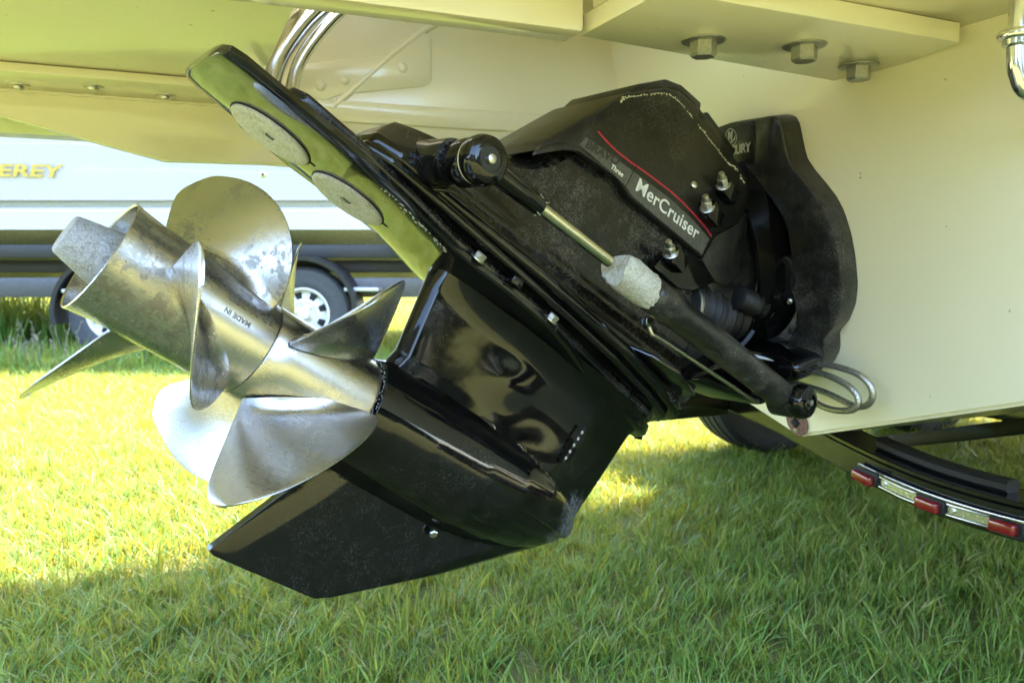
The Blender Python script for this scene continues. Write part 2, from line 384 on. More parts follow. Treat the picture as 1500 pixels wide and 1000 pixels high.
def scatter(name, rect, res, dens, coll, smin, smax, seed, label):
    x0, x1, y0, y1 = rect; nx = max(2, int((x1 - x0) / res) + 1); ny = max(2, int((y1 - y0) / res) + 1)
    V = [(x0 + (x1 - x0) * i / (nx - 1), y0 + (y1 - y0) * j / (ny - 1), 0) for j in range(ny) for i in range(nx)]
    V = [(x, y, ground_z(x, y) if abs(x) <= 8 and y <= 18 else 0.0) for x, y, z in V]
    Fc = [(j * nx + i, j * nx + i + 1, (j + 1) * nx + i + 1, (j + 1) * nx + i) for j in range(ny - 1) for i in range(nx - 1)]
    me = bpy.data.meshes.new(name); me.from_pydata(V, [], Fc)
    o = new_obj(name, me, gr); o['kind'] = 'stuff'; o['label'] = label; o['category'] = 'grass'
    ng = bpy.data.node_groups.new(name + '_nodes', 'GeometryNodeTree')
    ng.interface.new_socket('Geometry', in_out='INPUT', socket_type='NodeSocketGeometry')
    ng.interface.new_socket('Geometry', in_out='OUTPUT', socket_type='NodeSocketGeometry')
    N = ng.nodes.new; L = ng.links.new
    gi = N('NodeGroupInput'); go = N('NodeGroupOutput')
    dp = N('GeometryNodeDistributePointsOnFaces'); dp.inputs['Seed'].default_value = seed
    tx = N('ShaderNodeTexNoise'); tx.inputs['Scale'].default_value = 1.7; tx.inputs['Detail'].default_value = 3
    mr = N('ShaderNodeMapRange'); mr.inputs[1].default_value = 0.30; mr.inputs[2].default_value = 0.62
    mr.inputs[3].default_value = dens * 0.55; mr.inputs[4].default_value = dens * 1.15
    L(tx.outputs[0], mr.inputs[0]); L(mr.outputs[0], dp.inputs['Density'])
    ci = N('GeometryNodeCollectionInfo'); ci.inputs['Collection'].default_value = coll
    ci.inputs['Separate Children'].default_value = True; ci.inputs['Reset Children'].default_value = True
    ip = N('GeometryNodeInstanceOnPoints'); ip.inputs['Pick Instance'].default_value = True
    rz = N('FunctionNodeRandomValue'); rz.data_type = 'FLOAT_VECTOR'; rz.inputs[0].default_value = (-0.18, -0.18, 0); rz.inputs[1].default_value = (0.18, 0.18, 6.283); rz.inputs['Seed'].default_value = seed + 1
    rs = N('FunctionNodeRandomValue'); rs.data_type = 'FLOAT'; rs.inputs[2].default_value = smin; rs.inputs[3].default_value = smax; rs.inputs['Seed'].default_value = seed + 2
    L(gi.outputs[0], dp.inputs['Mesh']); L(dp.outputs['Points'], ip.inputs['Points']); L(ci.outputs[0], ip.inputs['Instance'])
    L(rz.outputs[0], ip.inputs['Rotation']); L(rs.outputs[1], ip.inputs['Scale']); L(ip.outputs[0], go.inputs[0])
    md = o.modifiers.new('scatter', 'NODES'); md.node_group = ng
    return o
scatter('grass', (-3.2, 4.2, 1.0, 6.2), 0.25, 700, near_c, 0.75, 1.25, 3, 'short green lawn grass around and beneath the propellers')
scatter('distant_grass', (-8.0, 8.0, 6.2, 13.0), 0.5, 130, mid_c, 0.8, 1.3, 5, 'sunlit lawn grass around and beyond the other trailer')
scatter('far_grass', (-14.0, 14.0, 13.0, 34.0), 1.0, 14, far_c, 0.8, 1.4, 8, 'pale far lawn grass seen under the trailer frame')
scatter('side_grass', (-8.0, -3.2, 0.5, 6.2), 0.5, 120, mid_c, 0.8, 1.2, 9, 'lawn grass to the left between the boats')
# loose straw lying in the shade
hay_m = simple('dry_straw', (0.30, 0.24, 0.14), 0.7)
V = []; Fc = []
for _ in range(330):
    x = rng.uniform(-1.6, 2.2); y = rng.uniform(1.35, 3.2)
    if x > -0.2 and rng.random() < 0.6: continue
    an = rng.uniform(0, 6.283); L_ = rng.uniform(0.02, 0.07); w = 0.0011; z = ground_z(x, y) + rng.uniform(0.012, 0.04)
    dx, dy = math.cos(an) * L_, math.sin(an) * L_; k = len(V); z2 = z + rng.uniform(-0.012, 0.012)
    V += [(x, y, z), (x - w * math.sin(an), y + w * math.cos(an), z), (x + dx - w * math.sin(an), y + dy + w * math.cos(an), z2), (x + dx, y + dy, z2)]
    Fc.append((k, k + 1, k + 2, k + 3))
straw = mesh('straw', V, Fc, hay_m, None, None, fix=False); straw['kind'] = 'stuff'; straw['label'] = 'loose dry straw clippings lying in the shaded lawn'; straw['category'] = 'straw'

# wood edge behind the photographer, seen only as the dark band in the paint and steel
tm, nt, bs = M('wood_foliage'); co = coords(nt)
nt.links.new(mixc(nt, ramp(nt, noise(nt, 1.5, 5, 0.7, co), [(0.35, 0.0), (0.65, 1.0)]), (0.012, 0.022, 0.008), (0.050, 0.075, 0.018)), bs.inputs['Base Color']); bs.inputs['Roughness'].default_value = 0.8
V = []; Fc = []; rt2 = random.Random(31)
for _ in range(16000):
    an = rt2.uniform(R_(185), R_(352)); top = 5.5 + 2.2 * math.sin(an * 9) + 1.3 * math.sin(an * 23 + 1); rr = rt2.uniform(23, 27)
    p = Vector((math.cos(an) * rr, math.sin(an) * rr, top * (1 - rt2.random() ** 1.6))); e = rt2.uniform(0.25, 0.65)
    q = Vector((rt2.gauss(0, 1), rt2.gauss(0, 1), rt2.gauss(0, 1))).normalized() * e; w = q.cross(Vector((rt2.gauss(0, 1), rt2.gauss(0, 1), rt2.gauss(0, 1)))).normalized() * e * 0.6
    k0 = len(V); V += [p - q, p + w, p + q, p - w]; Fc.append((k0, k0 + 1, k0 + 2, k0 + 3))
wood = mesh('wood_edge', V, Fc, tm, None, None, fix=False); wood['kind'] = 'stuff'; wood['label'] = 'dark leafy wood edge behind the photographer, mirrored in the gearcase'; wood['category'] = 'trees'

# ================================================================== OUR BOAT
boat = thing('motorboat', 'large cream white boat stern with swim platform overhead, carrying the black outdrive', 'boat', BM)
def tf(z): return -(z - 0.54) * math.tan(RK)              # transom fore-aft position at height z
zk = 0.43; hw = 1.17; zc = zk + 0.35; zg = 1.98
def sect(f0, k, dz, rake=True):
    o = []
    for sgn, pts in ((-1, [(1.22, zg), (1.20, 1.3), (1.15, zc + 0.05), (1.12, zc), (0.6, zk + 0.6 * 0.31)]),):
        for h_, z_ in pts: o.append((f0, KST + sgn * h_ * k, z_ + dz))
    o.append((f0, KST, zk + dz))
    for h_, z_ in [(0.6, zk + 0.6 * 0.31), (1.12, zc), (1.15, zc + 0.05), (1.20, 1.3), (1.22, zg)]: o.append((f0, KST + h_ * k, z_ + dz))
    return [(f + (tf(z) if rake else 0), s_, z) for f, s_, z in o]
secs = [sect(0, 1, 0), sect(1.5, 1.0, 0.0), sect(3.5, 0.97, 0.03, False), sect(5.0, 0.72, 0.14, False), sect(6.2, 0.30, 0.45, False), sect(6.7, 0.02, 0.8, False)]
V = []; Fc = []; m = len(secs[0])
for sc_ in secs: V += [b(*p) for p in sc_]
for i in range(len(secs) - 1):
    for j in range(m - 1): Fc.append((i * m + j, i * m + j + 1, (i + 1) * m + j + 1, (i + 1) * m + j))
Fc.append(tuple(range(m)))                                  # transom
for i in range(len(secs) - 1): Fc.append((i * m, (i + 1) * m, (i + 1) * m + m - 1, i * m + m - 1))   # deck
bmh = bmesh.new(); vv = [bmh.verts.new(v) for v in V]
for f_ in Fc: bmh.faces.new([vv[q] for q in f_])
bmesh.ops.recalc_face_normals(bmh, faces=bmh.faces)
bmesh.ops.bevel(bmh, geom=[e for e in bmh.edges if len(e.link_faces) == 2 and e.calc_face_angle(0) > R_(30)], offset=0.006, segments=2, affect='EDGES', clamp_overlap=True)
hull = bm_obj('hull', bmh, cream_gel, boat, 40)
bf = lambda f, s_, z: b(f, s_, z)
# swim platform: aft slab, side slabs; unseen tunnel roof added to shade the drive
plat = []
box('platform_deck', (-1.95, KST - 1.2, 1.10), (-0.965, 0.14, 1.30), cream_gel, boat, 0.012, bf)
box('platform_side', (-0.960, KST - 1.2, 1.105), (-0.16, -0.612, 1.30), cream_gel, boat, 0.012, bf)
box('platform_side', (-0.625, 0.140, 1.097), (-0.10, KST + 0.75, 1.26), cream_gel, boat, 0.006, bf)
box('platform_side', (-1.95, 0.145, 1.20), (-0.63, KST + 0.75, 1.298), cream_gel, boat, 0.010, bf)
box('sun_blocking_roof', (-0.962, -0.70, 1.42), (-0.20, 0.24, 1.46), cream_gel, boat, 0.004, bf)  # unseen, placed overhead to keep direct sun off the drive
box('skylight_baffle', (-0.975, -0.64, 1.296), (-0.955, 0.18, 1.37), cream_gel, boat, 0.004, bf)  # added strip, narrows the gap that lets skylight into the tunnel
# starboard support beam with its pale outer face
box('support_beam', (-1.60, 0.085, 1.070), (-0.632, 0.137, 1.205), cream_gel, boat, 0.006, bf)
galv_bolt = simple('galvanised_bolt', (0.40, 0.39, 0.34), 0.40, 0.8, 0.1, 300, 0, 0.2)
# bolted bracket plate under the platform
br_o = [(-0.627, 0.115), (-0.624, 0.300), (-0.150, 0.288), (-0.112, 0.160), (-0.134, 0.052)]
bracket = prism('bracket_plate', br_o, 1.071, 1.0965, bf, cream_gel, boat, 0.0025, 2)
for q in [(-0.470, 0.164), (-0.331, 0.198), (-0.176, 0.144)]:
    hexhead('bracket_bolt', b(q[0], q[1], 1.071), Vector((0, 0, -1)), 0.0175, 0.019, galv_bolt, bracket, 0.0285)
# hanging rail stub at the right
rs_ = tube('rail_stub', [b(-0.20, 0.402, 1.0965), b(-0.20, 0.402, 1.06), b(-0.20, 0.402, 1.03), b(-0.196, 0.404, 1.00), b(-0.178, 0.412, 0.978), b(-0.10, 0.44, 0.972)], 0.011, chrome, boat, 14)
lathe('rail_collar', [(0, 0.021), (0.004, 0.022), (0.008, 0.021), (0.010, 0.016), (0.016, 0.0155), (0.018, 0.012)], b(-0.20, 0.402, 1.050), Vector((0, 0, -1)), chrome, rs_)
# port tunnel side panel with its flange
pp = [(-1.95, 1.085), (-1.95, 1.10), (-0.97, 1.10), (-0.95, 1.42), (-0.19, 1.42), (0.02, 0.93), (-0.30, 0.955), (-0.95, 0.975), (-1.133, 0.972), (-1.241, 0.998), (-1.393, 1.036)]
panel = prism('tunnel_side_panel', pp, -0.600, -0.630, lambda f, z, d: b(f, d, z), cream_gel, boat, 0.004)
prism('chine_strip', [(-0.612, 1.05), (-0.70, 1.02), (-0.76, 1.045), (-0.70, 1.09)], -1.95, -1.235, lambda s_, z, f: b(f, s_, z), cream_gel, panel, 0.005)
fl = box('bolted_flange', (-1.95, -0.599, 1.083), (-1.0, -0.452, 1.0985), cream_gel, boat, 0.003, bf)
tube('weld_seam', [b(-1.95 + 0.02 * i, -0.5985, 1.082 + (0.0012 if i % 2 else -0.0012)) for i in range(47)], lambda t: 0.0038, cream_gel, panel, 8, 0)
for q in [(-1.356, -0.560), (-1.239, -0.520), (-1.125, -0.553)]:
    lathe('flange_screw', [(0, 0.017), (0.0015, 0.017), (0.002, 0.0095), (0.006, 0.008), (0.008, 0.003)], b(q[0], q[1], 1.083), Vector((0, 0, -1)), bolt_steel, fl)
# moulded step, gusset pad and screws on the side panel
prism('moulded_step', [(-0.86, 1.064), (-0.05, 1.075), (-0.05, 1.115), (-0.84, 1.108), (-0.90, 1.095)], -0.600, -0.594, lambda f, z, d: b(f, d, z), cream_gel, panel, 0.005, 3)
prism('gusset_pad', [(-0.835, 1.103), (-0.80, 1.120), (-0.62, 1.152), (-0.606, 1.165), (-0.606, 1.25), (-0.62, 1.262), (-0.70, 1.21), (-0.89, 1.17), (-0.89, 1.12)], -0.600, -0.5965, lambda f, z, d: b(f, d, z), cream_gel, panel, 0.0015, 2)
tube('moulded_ridge', [b(-0.815, -0.600, 1.092), b(-0.74, -0.602, 1.164), b(-0.652, -0.602, 1.242), b(-0.577, -0.602, 1.294), b(-0.50, -0.602, 1.34)], 0.0075, cream_gel, panel, 10)
for q in [(-0.838, 1.135, 0.011), (-0.789, 1.149, 0.009), (-0.668, 1.185, 0.010)]:
    lathe('panel_screw', [(0, q[2]), (0.002, q[2]), (0.004, q[2] * 0.7), (0.0045, 0.002)], b(q[0], -0.597, q[1]), b(0, 1, 0), cream_gel, panel, 18)
lathe('panel_bolt', [(0, 0.013), (0.003, 0.013), (0.007, 0.010), (0.008, 0.004)], b(-0.782, -0.600, 1.038), b(0, 1, 0), bolt_steel, panel, 18)
# bent stainless ladder tubes
lad = thing('swim_ladder', 'pair of curved polished stainless tubes behind the ventilation plate tip', 'ladder', BM)
tube('ladder_tube', [b(-0.955, -0.42, 1.01), b(-0.960, -0.42, 1.05), b(-0.957, -0.42, 1.085), b(-0.944, -0.42, 1.131), b(-0.919, -0.42, 1.174), b(-0.883, -0.42, 1.219), b(-0.83, -0.42, 1.265), b(-0.74, -0.42, 1.32), b(-0.64, -0.42, 1.375)], 0.0195, chrome, lad, 20)
tube('ladder_tube', [b(-0.922, -0.41, 1.01), b(-0.926, -0.41, 1.045), b(-0.922, -0.41, 1.075), b(-0.909, -0.41, 1.123), b(-0.884, -0.41, 1.166), b(-0.841, -0.41, 1.218), b(-0.79, -0.41, 1.262), b(-0.70, -0.41, 1.32), b(-0.62, -0.41, 1.375)], 0.0115, chrome, lad, 16)
# drain plug
drn = lathe('drain_flange', [(0, 0.029), (0.003, 0.029), (0.004, 0.027), (0.0045, 0.010)], BM.inverted() @ tpt(0.004, 0.034, 0.0005), (BM.inverted().to_3x3() @ TN), drain_mat, boat, 28)
for dx, dz in ((0.016, 0.012), (-0.006, -0.019)):
    lathe('drain_screw', [(0, 0.005), (0.0015, 0.0045), (0.002, 0.002)], BM.inverted() @ tpt(0.004 + dx, 0.034 + dz, 0.0045), BM.inverted().to_3x3() @ TN, bolt_steel, drn, 12)
lathe('drain_plug', [(0, 0.011), (0.006, 0.010), (0.007, 0.004)], BM.inverted() @ tpt(0.004, 0.034, 0.004), BM.inverted().to_3x3() @ TN, dark_hole, drn, 4)

# ================================================================== OUR TRAILER
trl = thing('boat_trailer', 'black painted trailer under the cream boat with a red light bar', 'trailer', BM)
def zb(st):                                                # underside of the rear cross beam
    X = [-1.0, -0.695, -0.444, -0.305, -0.202, -0.091, 0.022, 0.12, 0.241, 0.45, 0.8]; Z = [0.452, 0.433, 0.410, 0.392, 0.366, 0.346, 0.329, 0.325, 0.329, 0.345, 0.40]
    return float(np.interp(st, X, Z))
def beam(name, f0, f1, h, dz, s0, s1, mat, parent, n=30):
    V = []; Fc = []
    for i in range(n + 1):
        s_ = s0 + (s1 - s0) * i / n; z = sum(zb(s_ + o_) for o_ in (-0.08, -0.04, 0, 0.04, 0.08)) / 5 + dz
        c = 0.006
        for f, q in ((f0 + c, z), (f0, z + c), (f0, z + h - c), (f0 + c, z + h), (f1 - c, z + h), (f1, z + h - c), (f1, z + c), (f1 - c, z)): V.append(b(f, s_, q))
    for i in range(n):
        for k in range(8): Fc.append((i * 8 + k, i * 8 + (k + 1) % 8, (i + 1) * 8 + (k + 1) % 8, (i + 1) * 8 + k))
    Fc.append(tuple(range(8))); Fc.append(tuple(n * 8 + k for k in range(8)))
    return mesh(name, V, Fc, mat, parent, 40)
beam('rear_crossmember', 0.120, 0.175, 0.060, 0.0, -1.0, 0.80, trailer_black, trl)
lip = beam('crossmember_lip', 0.116, 0.205, 0.006, 0.060, -1.0, 0.80, trailer_black, trl)
beam('rubber_bumper', 0.150, 0.185, 0.022, 0.066, -0.085, 0.185, black_matt, trl, 16)
prism('middle_crossmember', [(-0.42, 0.300), (-0.42, 0.333), (-0.178, 0.409), (0.80, 0.720), (0.80, 0.682), (-0.178, 0.374)], 0.50, 0.555, lambda s_, z, f: b(f, s_, z), black_matt, trl, 0.005)
box('frame_rail', (0.10, -1.05, 0.44), (5.8, -0.98, 0.56), trailer_black, trl, 0.006, bf)
box('frame_rail', (0.10, 0.66, 0.44), (5.8, 0.73, 0.56), trailer_black, trl, 0.006, bf)
box('bunk_board', (0.10, -0.72, 0.50), (3.5, -0.62, 0.54), black_matt, trl, 0.004, bf)
box('keel_bracket', (-0.125, -0.56, 0.408), (0.118, -0.50, 0.475), trailer_black, trl, 0.003, bf)
# light bar
lb = beam('light_bar', 0.106, 0.1155, 0.028, 0.012, -0.090, 0.262, simple('light_bar_aluminium', (0.66, 0.65, 0.62), 0.25, 1.0, 0.04, 150, 0, 0.08), trl, 14)
for c in (-0.064, 0.080, 0.220):
    z = zb(c) + 0.012
    o = prism('marker_lens', [(c - 0.024, z + 0.003), (c + 0.024, z + 0.003 + (zb(c + .024) - zb(c - .024))), (c + 0.024, z + 0.024 + (zb(c + .024) - zb(c - .024))), (c - 0.024, z + 0.024)], 0.1058, 0.088, lambda s_, q, f: b(f, s_, q), red_lens, lb, 0.0045, 3, 0.06)
    prism('lens_base', [(c - 0.026, z), (c + 0.031, z + 0.001), (c + 0.031, z + 0.026), (c - 0.026, z + 0.027)], 0.1055, 0.099, lambda s_, q, f: b(f, s_, q), black_matt, lb, 0.001, 1)
for c0, c1_ in ((-0.032, 0.048), (0.112, 0.190)):
    for dz in (0.003, 0.0215):
        V, Fc = tube_vf([b(0.1045, s_, zb(s_) + 0.012 + dz + 0.002) for s_ in np.linspace(c0, c1_, 6)], 0.0022, 8); mesh('bar_rib', V, Fc, chrome, lb)
    for s_ in (c0 + 0.012,): hexhead('bar_screw', b(0.1058, s_, zb(s_) + 0.027), Vector((-1, 0, 0)), 0.0045, 0.003, bolt_steel, lb)
# wheels on the port side and fenders
def wheel(parent, o, ax, Rt, w, tmat, rmat, spokes=True):
    """tyre and rim, outer face along ax"""
    Rr = Rt * 0.56
    whl = lathe('wheel', [(-w * 0.45, Rr * 0.96), (-w / 2, Rr * 1.05), (-w * 0.52, Rt * 0.72), (-w * 0.47, Rt * 0.93), (-w * 0.38, Rt * 0.985), (-w * 0.2, Rt), (-w * 0.19, Rt * 0.985), (-w * 0.15, Rt * 0.985), (-w * 0.14, Rt), (w * 0.02 - w * 0.03, Rt * 1.002), (-w * 0.005, Rt * 0.985), (w * 0.03, Rt * 0.985), (w * 0.04, Rt), (w * 0.18, Rt), (w * 0.19, Rt * 0.985), (w * 0.23, Rt * 0.985), (w * 0.24, Rt * 0.998), (w * 0.38, Rt * 0.985), (w * 0.47, Rt * 0.93), (w * 0.505, Rt * 0.80), (w * 0.50, Rt * 0.785), (w * 0.52, Rt * 0.72), (w / 2, Rr * 1.05), (w * 0.45, Rr * 0.96)], o, ax, tmat, parent, 56, False, 30)
    prof = [(w * 0.44, Rr * 1.0), (w * 0.49, Rr * 0.995), (w * 0.50, Rr * 0.95), (w * 0.46, Rr * 0.90), (w * 0.30, Rr * 0.86), (w * 0.26, Rr * 0.80), (w * 0.34, Rr * 0.66), (w * 0.40, Rr * 0.46), (w * 0.36, Rr * 0.40), (w * 0.38, Rr * 0.26), (w * 0.54, Rr * 0.24), (w * 0.58, Rr * 0.18), (w * 0.59, 0.001)]
    lathe('rim', prof, o, ax, rmat, whl, 48, False, 30)
    if spokes:
        x, y = frame_of(ax)
        for k in range(8):
            an = k * math.pi / 4 + 0.3; p = o + ax * (w * 0.335) + (x * math.cos(an) + y * math.sin(an)) * Rr * 0.70
            rd = (x * math.cos(an) + y * math.sin(an)); td = ax.cross(rd)
            prism('rim_slot', [(-0.025, -0.022), (0.028, -0.030), (0.028, 0.030), (-0.025, 0.022)], -0.004, 0.006, lambda u_, v_, d, p=p, rd=rd, td=td: p + rd * u_ + td * v_ + ax * (d - u_ * 0.9 * w), dark_hole, whl, 0.004)
        for k in range(5):
            an = k * 2 * math.pi / 5; p = o + ax * (w * 0.37) + (x * math.cos(an) + y * math.sin(an)) * Rr * 0.33
            hexhead('lug_nut', p, ax, 0.011, 0.016, bolt_steel, whl)
    return whl
for f in (1.12, 2.00): wheel(trl, b(f, -1.52, 0.345), b(0, 1, 0), 0.345, 0.22, tyre_mat, rim_white)
fend = []
for f0, z in ((0.52, 0.42), (0.60, 0.62), (0.78, 0.76), (0.95, 0.80), (2.15, 0.80), (2.35, 0.74), (2.52, 0.60), (2.58, 0.42)): fend.append((f0, z))
V = []; Fc = []
for f0, z in fend:
    for s_, dz in ((-1.12, 0), (-1.12, -0.012), (-1.80, -0.012), (-1.81, -0.05), (-1.825, -0.05), (-1.82, -0.004), (-1.81, 0)): V.append(b(f0, s_, z + dz))
for i in range(len(fend) - 1):
    for k in range(7): Fc.append((i * 7 + k, i * 7 + (k + 1) % 7, (i + 1) * 7 + (k + 1) % 7, (i + 1) * 7 + k))
Fc += [tuple(range(7)), tuple((len(fend) - 1) * 7 + k for k in range(7))]
mesh('fender', V, Fc, trailer_black, trl, 30)
box('axle', (1.09, -1.42, 0.32), (1.15, 0.9, 0.38), trailer_black, trl, 0.005, bf)

# ================================================================== OTHER BOAT AND ITS TRAILER
YB = 6.35
ob = thing('white_motorboat', 'white boat with gold lettering and moulded lines parked beyond the propellers', 'boat', Matrix.Translation((0, YB, 0)))
def hull_y(z):                                             # how far the near side stands at height z
    return float(np.interp(z, [0.95, 1.04, 1.20, 1.235, 1.27, 1.6, 2.0], [0.06, 0.02, 0.0, 0.0, -0.01, -0.10, -0.22]))
prof_n = [(1.04, 0.03), (1.045, 0.0), (1.19, -0.012), (1.205, -0.004), (1.215, -0.006), (1.222, 0.022), (1.268, 0.022), (1.275, -0.012), (1.283, -0.016), (1.289, -0.008), (1.40, -0.035), (1.515, -0.060), (1.522, -0.050), (1.532, -0.052), (1.70, -0.11), (1.71, -0.10), (1.722, -0.105), (2.05, -0.22)]
V = []; Fc = []; nxs = 40
xs_ = [-7.5 + 9.5 * i / nxs for i in range(nxs + 1)]
for x in xs_:
    t = (x + 7.5) / 9.5; dip = -0.055 * max(0, (x + 3.4)) if x > -3.4 else 0.0
    back = 0.10 * max(0, x + 1.0) ** 2
    near = [(z + (dip * max(0, (z - 1.4) / 0.3) if z > 1.4 else 0), y + back) for z, y in prof_n]
    ring_ = [Vector((x, 1.25, 0.62))] + [Vector((x, y, z)) for z, y in near] + [Vector((x, 2.6, 2.05)), Vector((x, 2.5, 1.05))]
    V += ring_
k = len(ring_)
for i in range(nxs):
    for j in range(k): Fc.append((i * k + j, i * k + (j + 1) % k, (i + 1) * k + (j + 1) % k, (i + 1) * k + j))
Fc += [tuple(range(k))[::-1], tuple(nxs * k + j for j in range(k))]
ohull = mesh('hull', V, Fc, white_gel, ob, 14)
stripe_m = simple('grey_rub_rail', (0.23, 0.23, 0.17), 0.55)
V = []; Fc = []
box('rub_strip', (-7.45, 0.0165, 1.226), (1.6, 0.030, 1.264), stripe_m, ob, 0.003)
text_mesh('lettering', 'MONTEREY', 0.130, Vector((-3.565, -0.064, 1.455)), Vector((1, 0, -0.015)), Vector((0, -0.2, 1)), gold_print, ob, 0.004, 0.25, 0.002, 'RIGHT', 1.7, 1.02)
lathe('hull_fitting', [(0, 0.026), (0.006, 0.026), (0.010, 0.020), (0.011, 0.014), (0.004, 0.013)], Vector((-1.965, -0.050, 1.475)), Vector((0, -1, 0)), chrome, ob, 20)
lathe('fitting_hole', [(0, 0.012), (0.002, 0.0115), (0.0025, 0.004)], Vector((-1.965, -0.062, 1.475)), Vector((0, -1, 0)), dark_hole, ob, 16)

dull_black = simple('dull_black_frame', (0.012, 0.012, 0.013), 0.5, 0, 0.03, 30)
ot = thing('black_boat_trailer', 'black trailer with white rims and round fenders under the white boat', 'trailer', Matrix.Translation((0, YB, 0)))
box('frame_rail', (-7.0, 0.02, 0.82), (1.7, 0.12, 0.925), dull_black, ot, 0.006)
box('frame_rail', (-7.0, 0.10, 0.50), (1.7, 0.17, 0.66), simple('dull_grey_frame', (0.075, 0.075, 0.078), 0.4, 0.2, 0.05, 20), ot, 0.006)
box('bunk_board', (-7.0, 0.30, 0.96), (1.5, 0.42, 1.035), black_matt, ot, 0.006)
box('bunk_board', (-6.5, 0.9, 0.80), (1.5, 1.0, 0.90), black_matt, ot, 0.006)
box('frame_rail', (-7.0, 2.1, 0.50), (1.7, 2.2, 0.66), dull_black, ot, 0.006)
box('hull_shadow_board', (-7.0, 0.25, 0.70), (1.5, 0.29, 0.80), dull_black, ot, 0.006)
steps = [(-3.36, 0.455), (0.15, 0.55)]
galv = simple('galvanised_plate', (0.48, 0.50, 0.55), 0.38, 0.7, 0.1, 50)
box('fender_step', (-3.55, -0.16, 0.545), (-3.22, 0.09, 0.575), galv, ot, 0.004)
box('fender_step', (-1.33, -0.12, 0.555), (-1.06, 0.09, 0.585), galv, ot, 0.004)
box('step_bracket', (-3.53, -0.03, 0.43), (-3.49, 0.02, 0.544), dull_black, ot, 0.004)
for cx in (-3.20, -1.665):
    wheel(ot, Vector((cx, 0.02, 0.375)), Vector((0, -1, 0)), 0.375, 0.22, tyre_blue, rim_white)
    V = []; Fc = []; n = 26; Rf = 0.455
    for i in range(n + 1):
        an = R_(-12) + R_(204) * i / n; c_, s_ = math.cos(an), math.sin(an)
        for y, r in ((-0.155, Rf - 0.045), (-0.17, Rf - 0.04), (-0.175, Rf - 0.01), (-0.15, Rf), (0.12, Rf), (0.12, Rf - 0.01), (-0.14, Rf - 0.012)): V.append((cx + c_ * r, y, 0.385 + s_ * r))
    for i in range(n):
        for k2 in range(7): Fc.append((i * 7 + k2, i * 7 + (k2 + 1) % 7, (i + 1) * 7 + (k2 + 1) % 7, (i + 1) * 7 + k2))
    Fc += [tuple(range(7)), tuple(n * 7 + q for q in range(7))]
    mesh('fender', V, Fc, dull_black, ot, 40)
# folded white plate hanging below the hull
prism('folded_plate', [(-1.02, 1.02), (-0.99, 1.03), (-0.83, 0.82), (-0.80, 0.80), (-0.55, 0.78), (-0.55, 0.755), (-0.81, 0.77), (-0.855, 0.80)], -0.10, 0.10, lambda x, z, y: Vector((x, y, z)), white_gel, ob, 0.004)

# seeding weeds beside the left wheel
wd, nt, bs = M('weed_seed'); col(bs, (0.13, 0.125, 0.08)); bs.inputs['Roughness'].default_value = 0.8
V = []; Fc = []; rw = random.Random(11)
for _ in range(45):
    x = rw.uniform(-4.2, -2.75); y = rw.uniform(5.35, 6.0); h = rw.uniform(0.18, 0.36) * (1 if x < -3.0 else 0.75); d = rw.uniform(0, 6.283); ln = rw.uniform(0.02, 0.10)
    pth = [Vector((x + math.cos(d) * ln * t * t, y + math.sin(d) * ln * t * t, h * t)) for t in (0, 0.4, 0.75, 1)]
    v, f_ = tube_vf(pth, lambda t: 0.0022 if t < 0.7 else 0.0016, 4); k0 = len(V); V += v; Fc += [tuple(q + k0 for q in ff) for ff in f_]
    for j in range(9):
        p = pth[2].lerp(pth[3], rw.random() * 1.15); a_ = rw.uniform(0, 6.283); e = rw.uniform(0.008, 0.022); k0 = len(V)
        p2 = p + Vector((math.cos(a_) * e, math.sin(a_) * e, rw.uniform(0.0, e)))
        v, f_ = tube_vf([p, p.lerp(p2, 0.5), p2], lambda t: 0.0035 * (1 - abs(2 * t - 1)) + 0.0006, 4); V += v; Fc += [tuple(q + k0 for q in ff) for ff in f_]
weeds = mesh('seeding_weeds', V, Fc, wd, None, None); weeds['kind'] = 'stuff'; weeds['label'] = 'seed heads of tall weeds in front of the left trailer wheel'; weeds['category'] = 'weeds'
tall_c = clump_collection('tall_clumps', [clump(26, 0.06, 0.10, 0.24, 0.006, 5, 0.6, s + 140) for s in range(4)])
reed_c = clump_collection('reed_clumps', [clump(50, 0.16, 0.26, 0.62, 0.010, 4, 0.5, s + 170) for s in range(4)])
scatter('screening_grass', (-8.0, -2.0, 6.75, 8.1), 0.5, 30, reed_c, 0.8, 1.15, 27, 'rank uncut grass added under the white boat as a dark screen behind its trailer')  # tall blades added to darken the bright gap below the trailer frame
scatter('tall_grass', (-4.6, -2.6, 5.4, 6.3), 0.25, 60, tall_c, 0.7, 1.1, 21, 'taller unmown grass around the left trailer wheel')

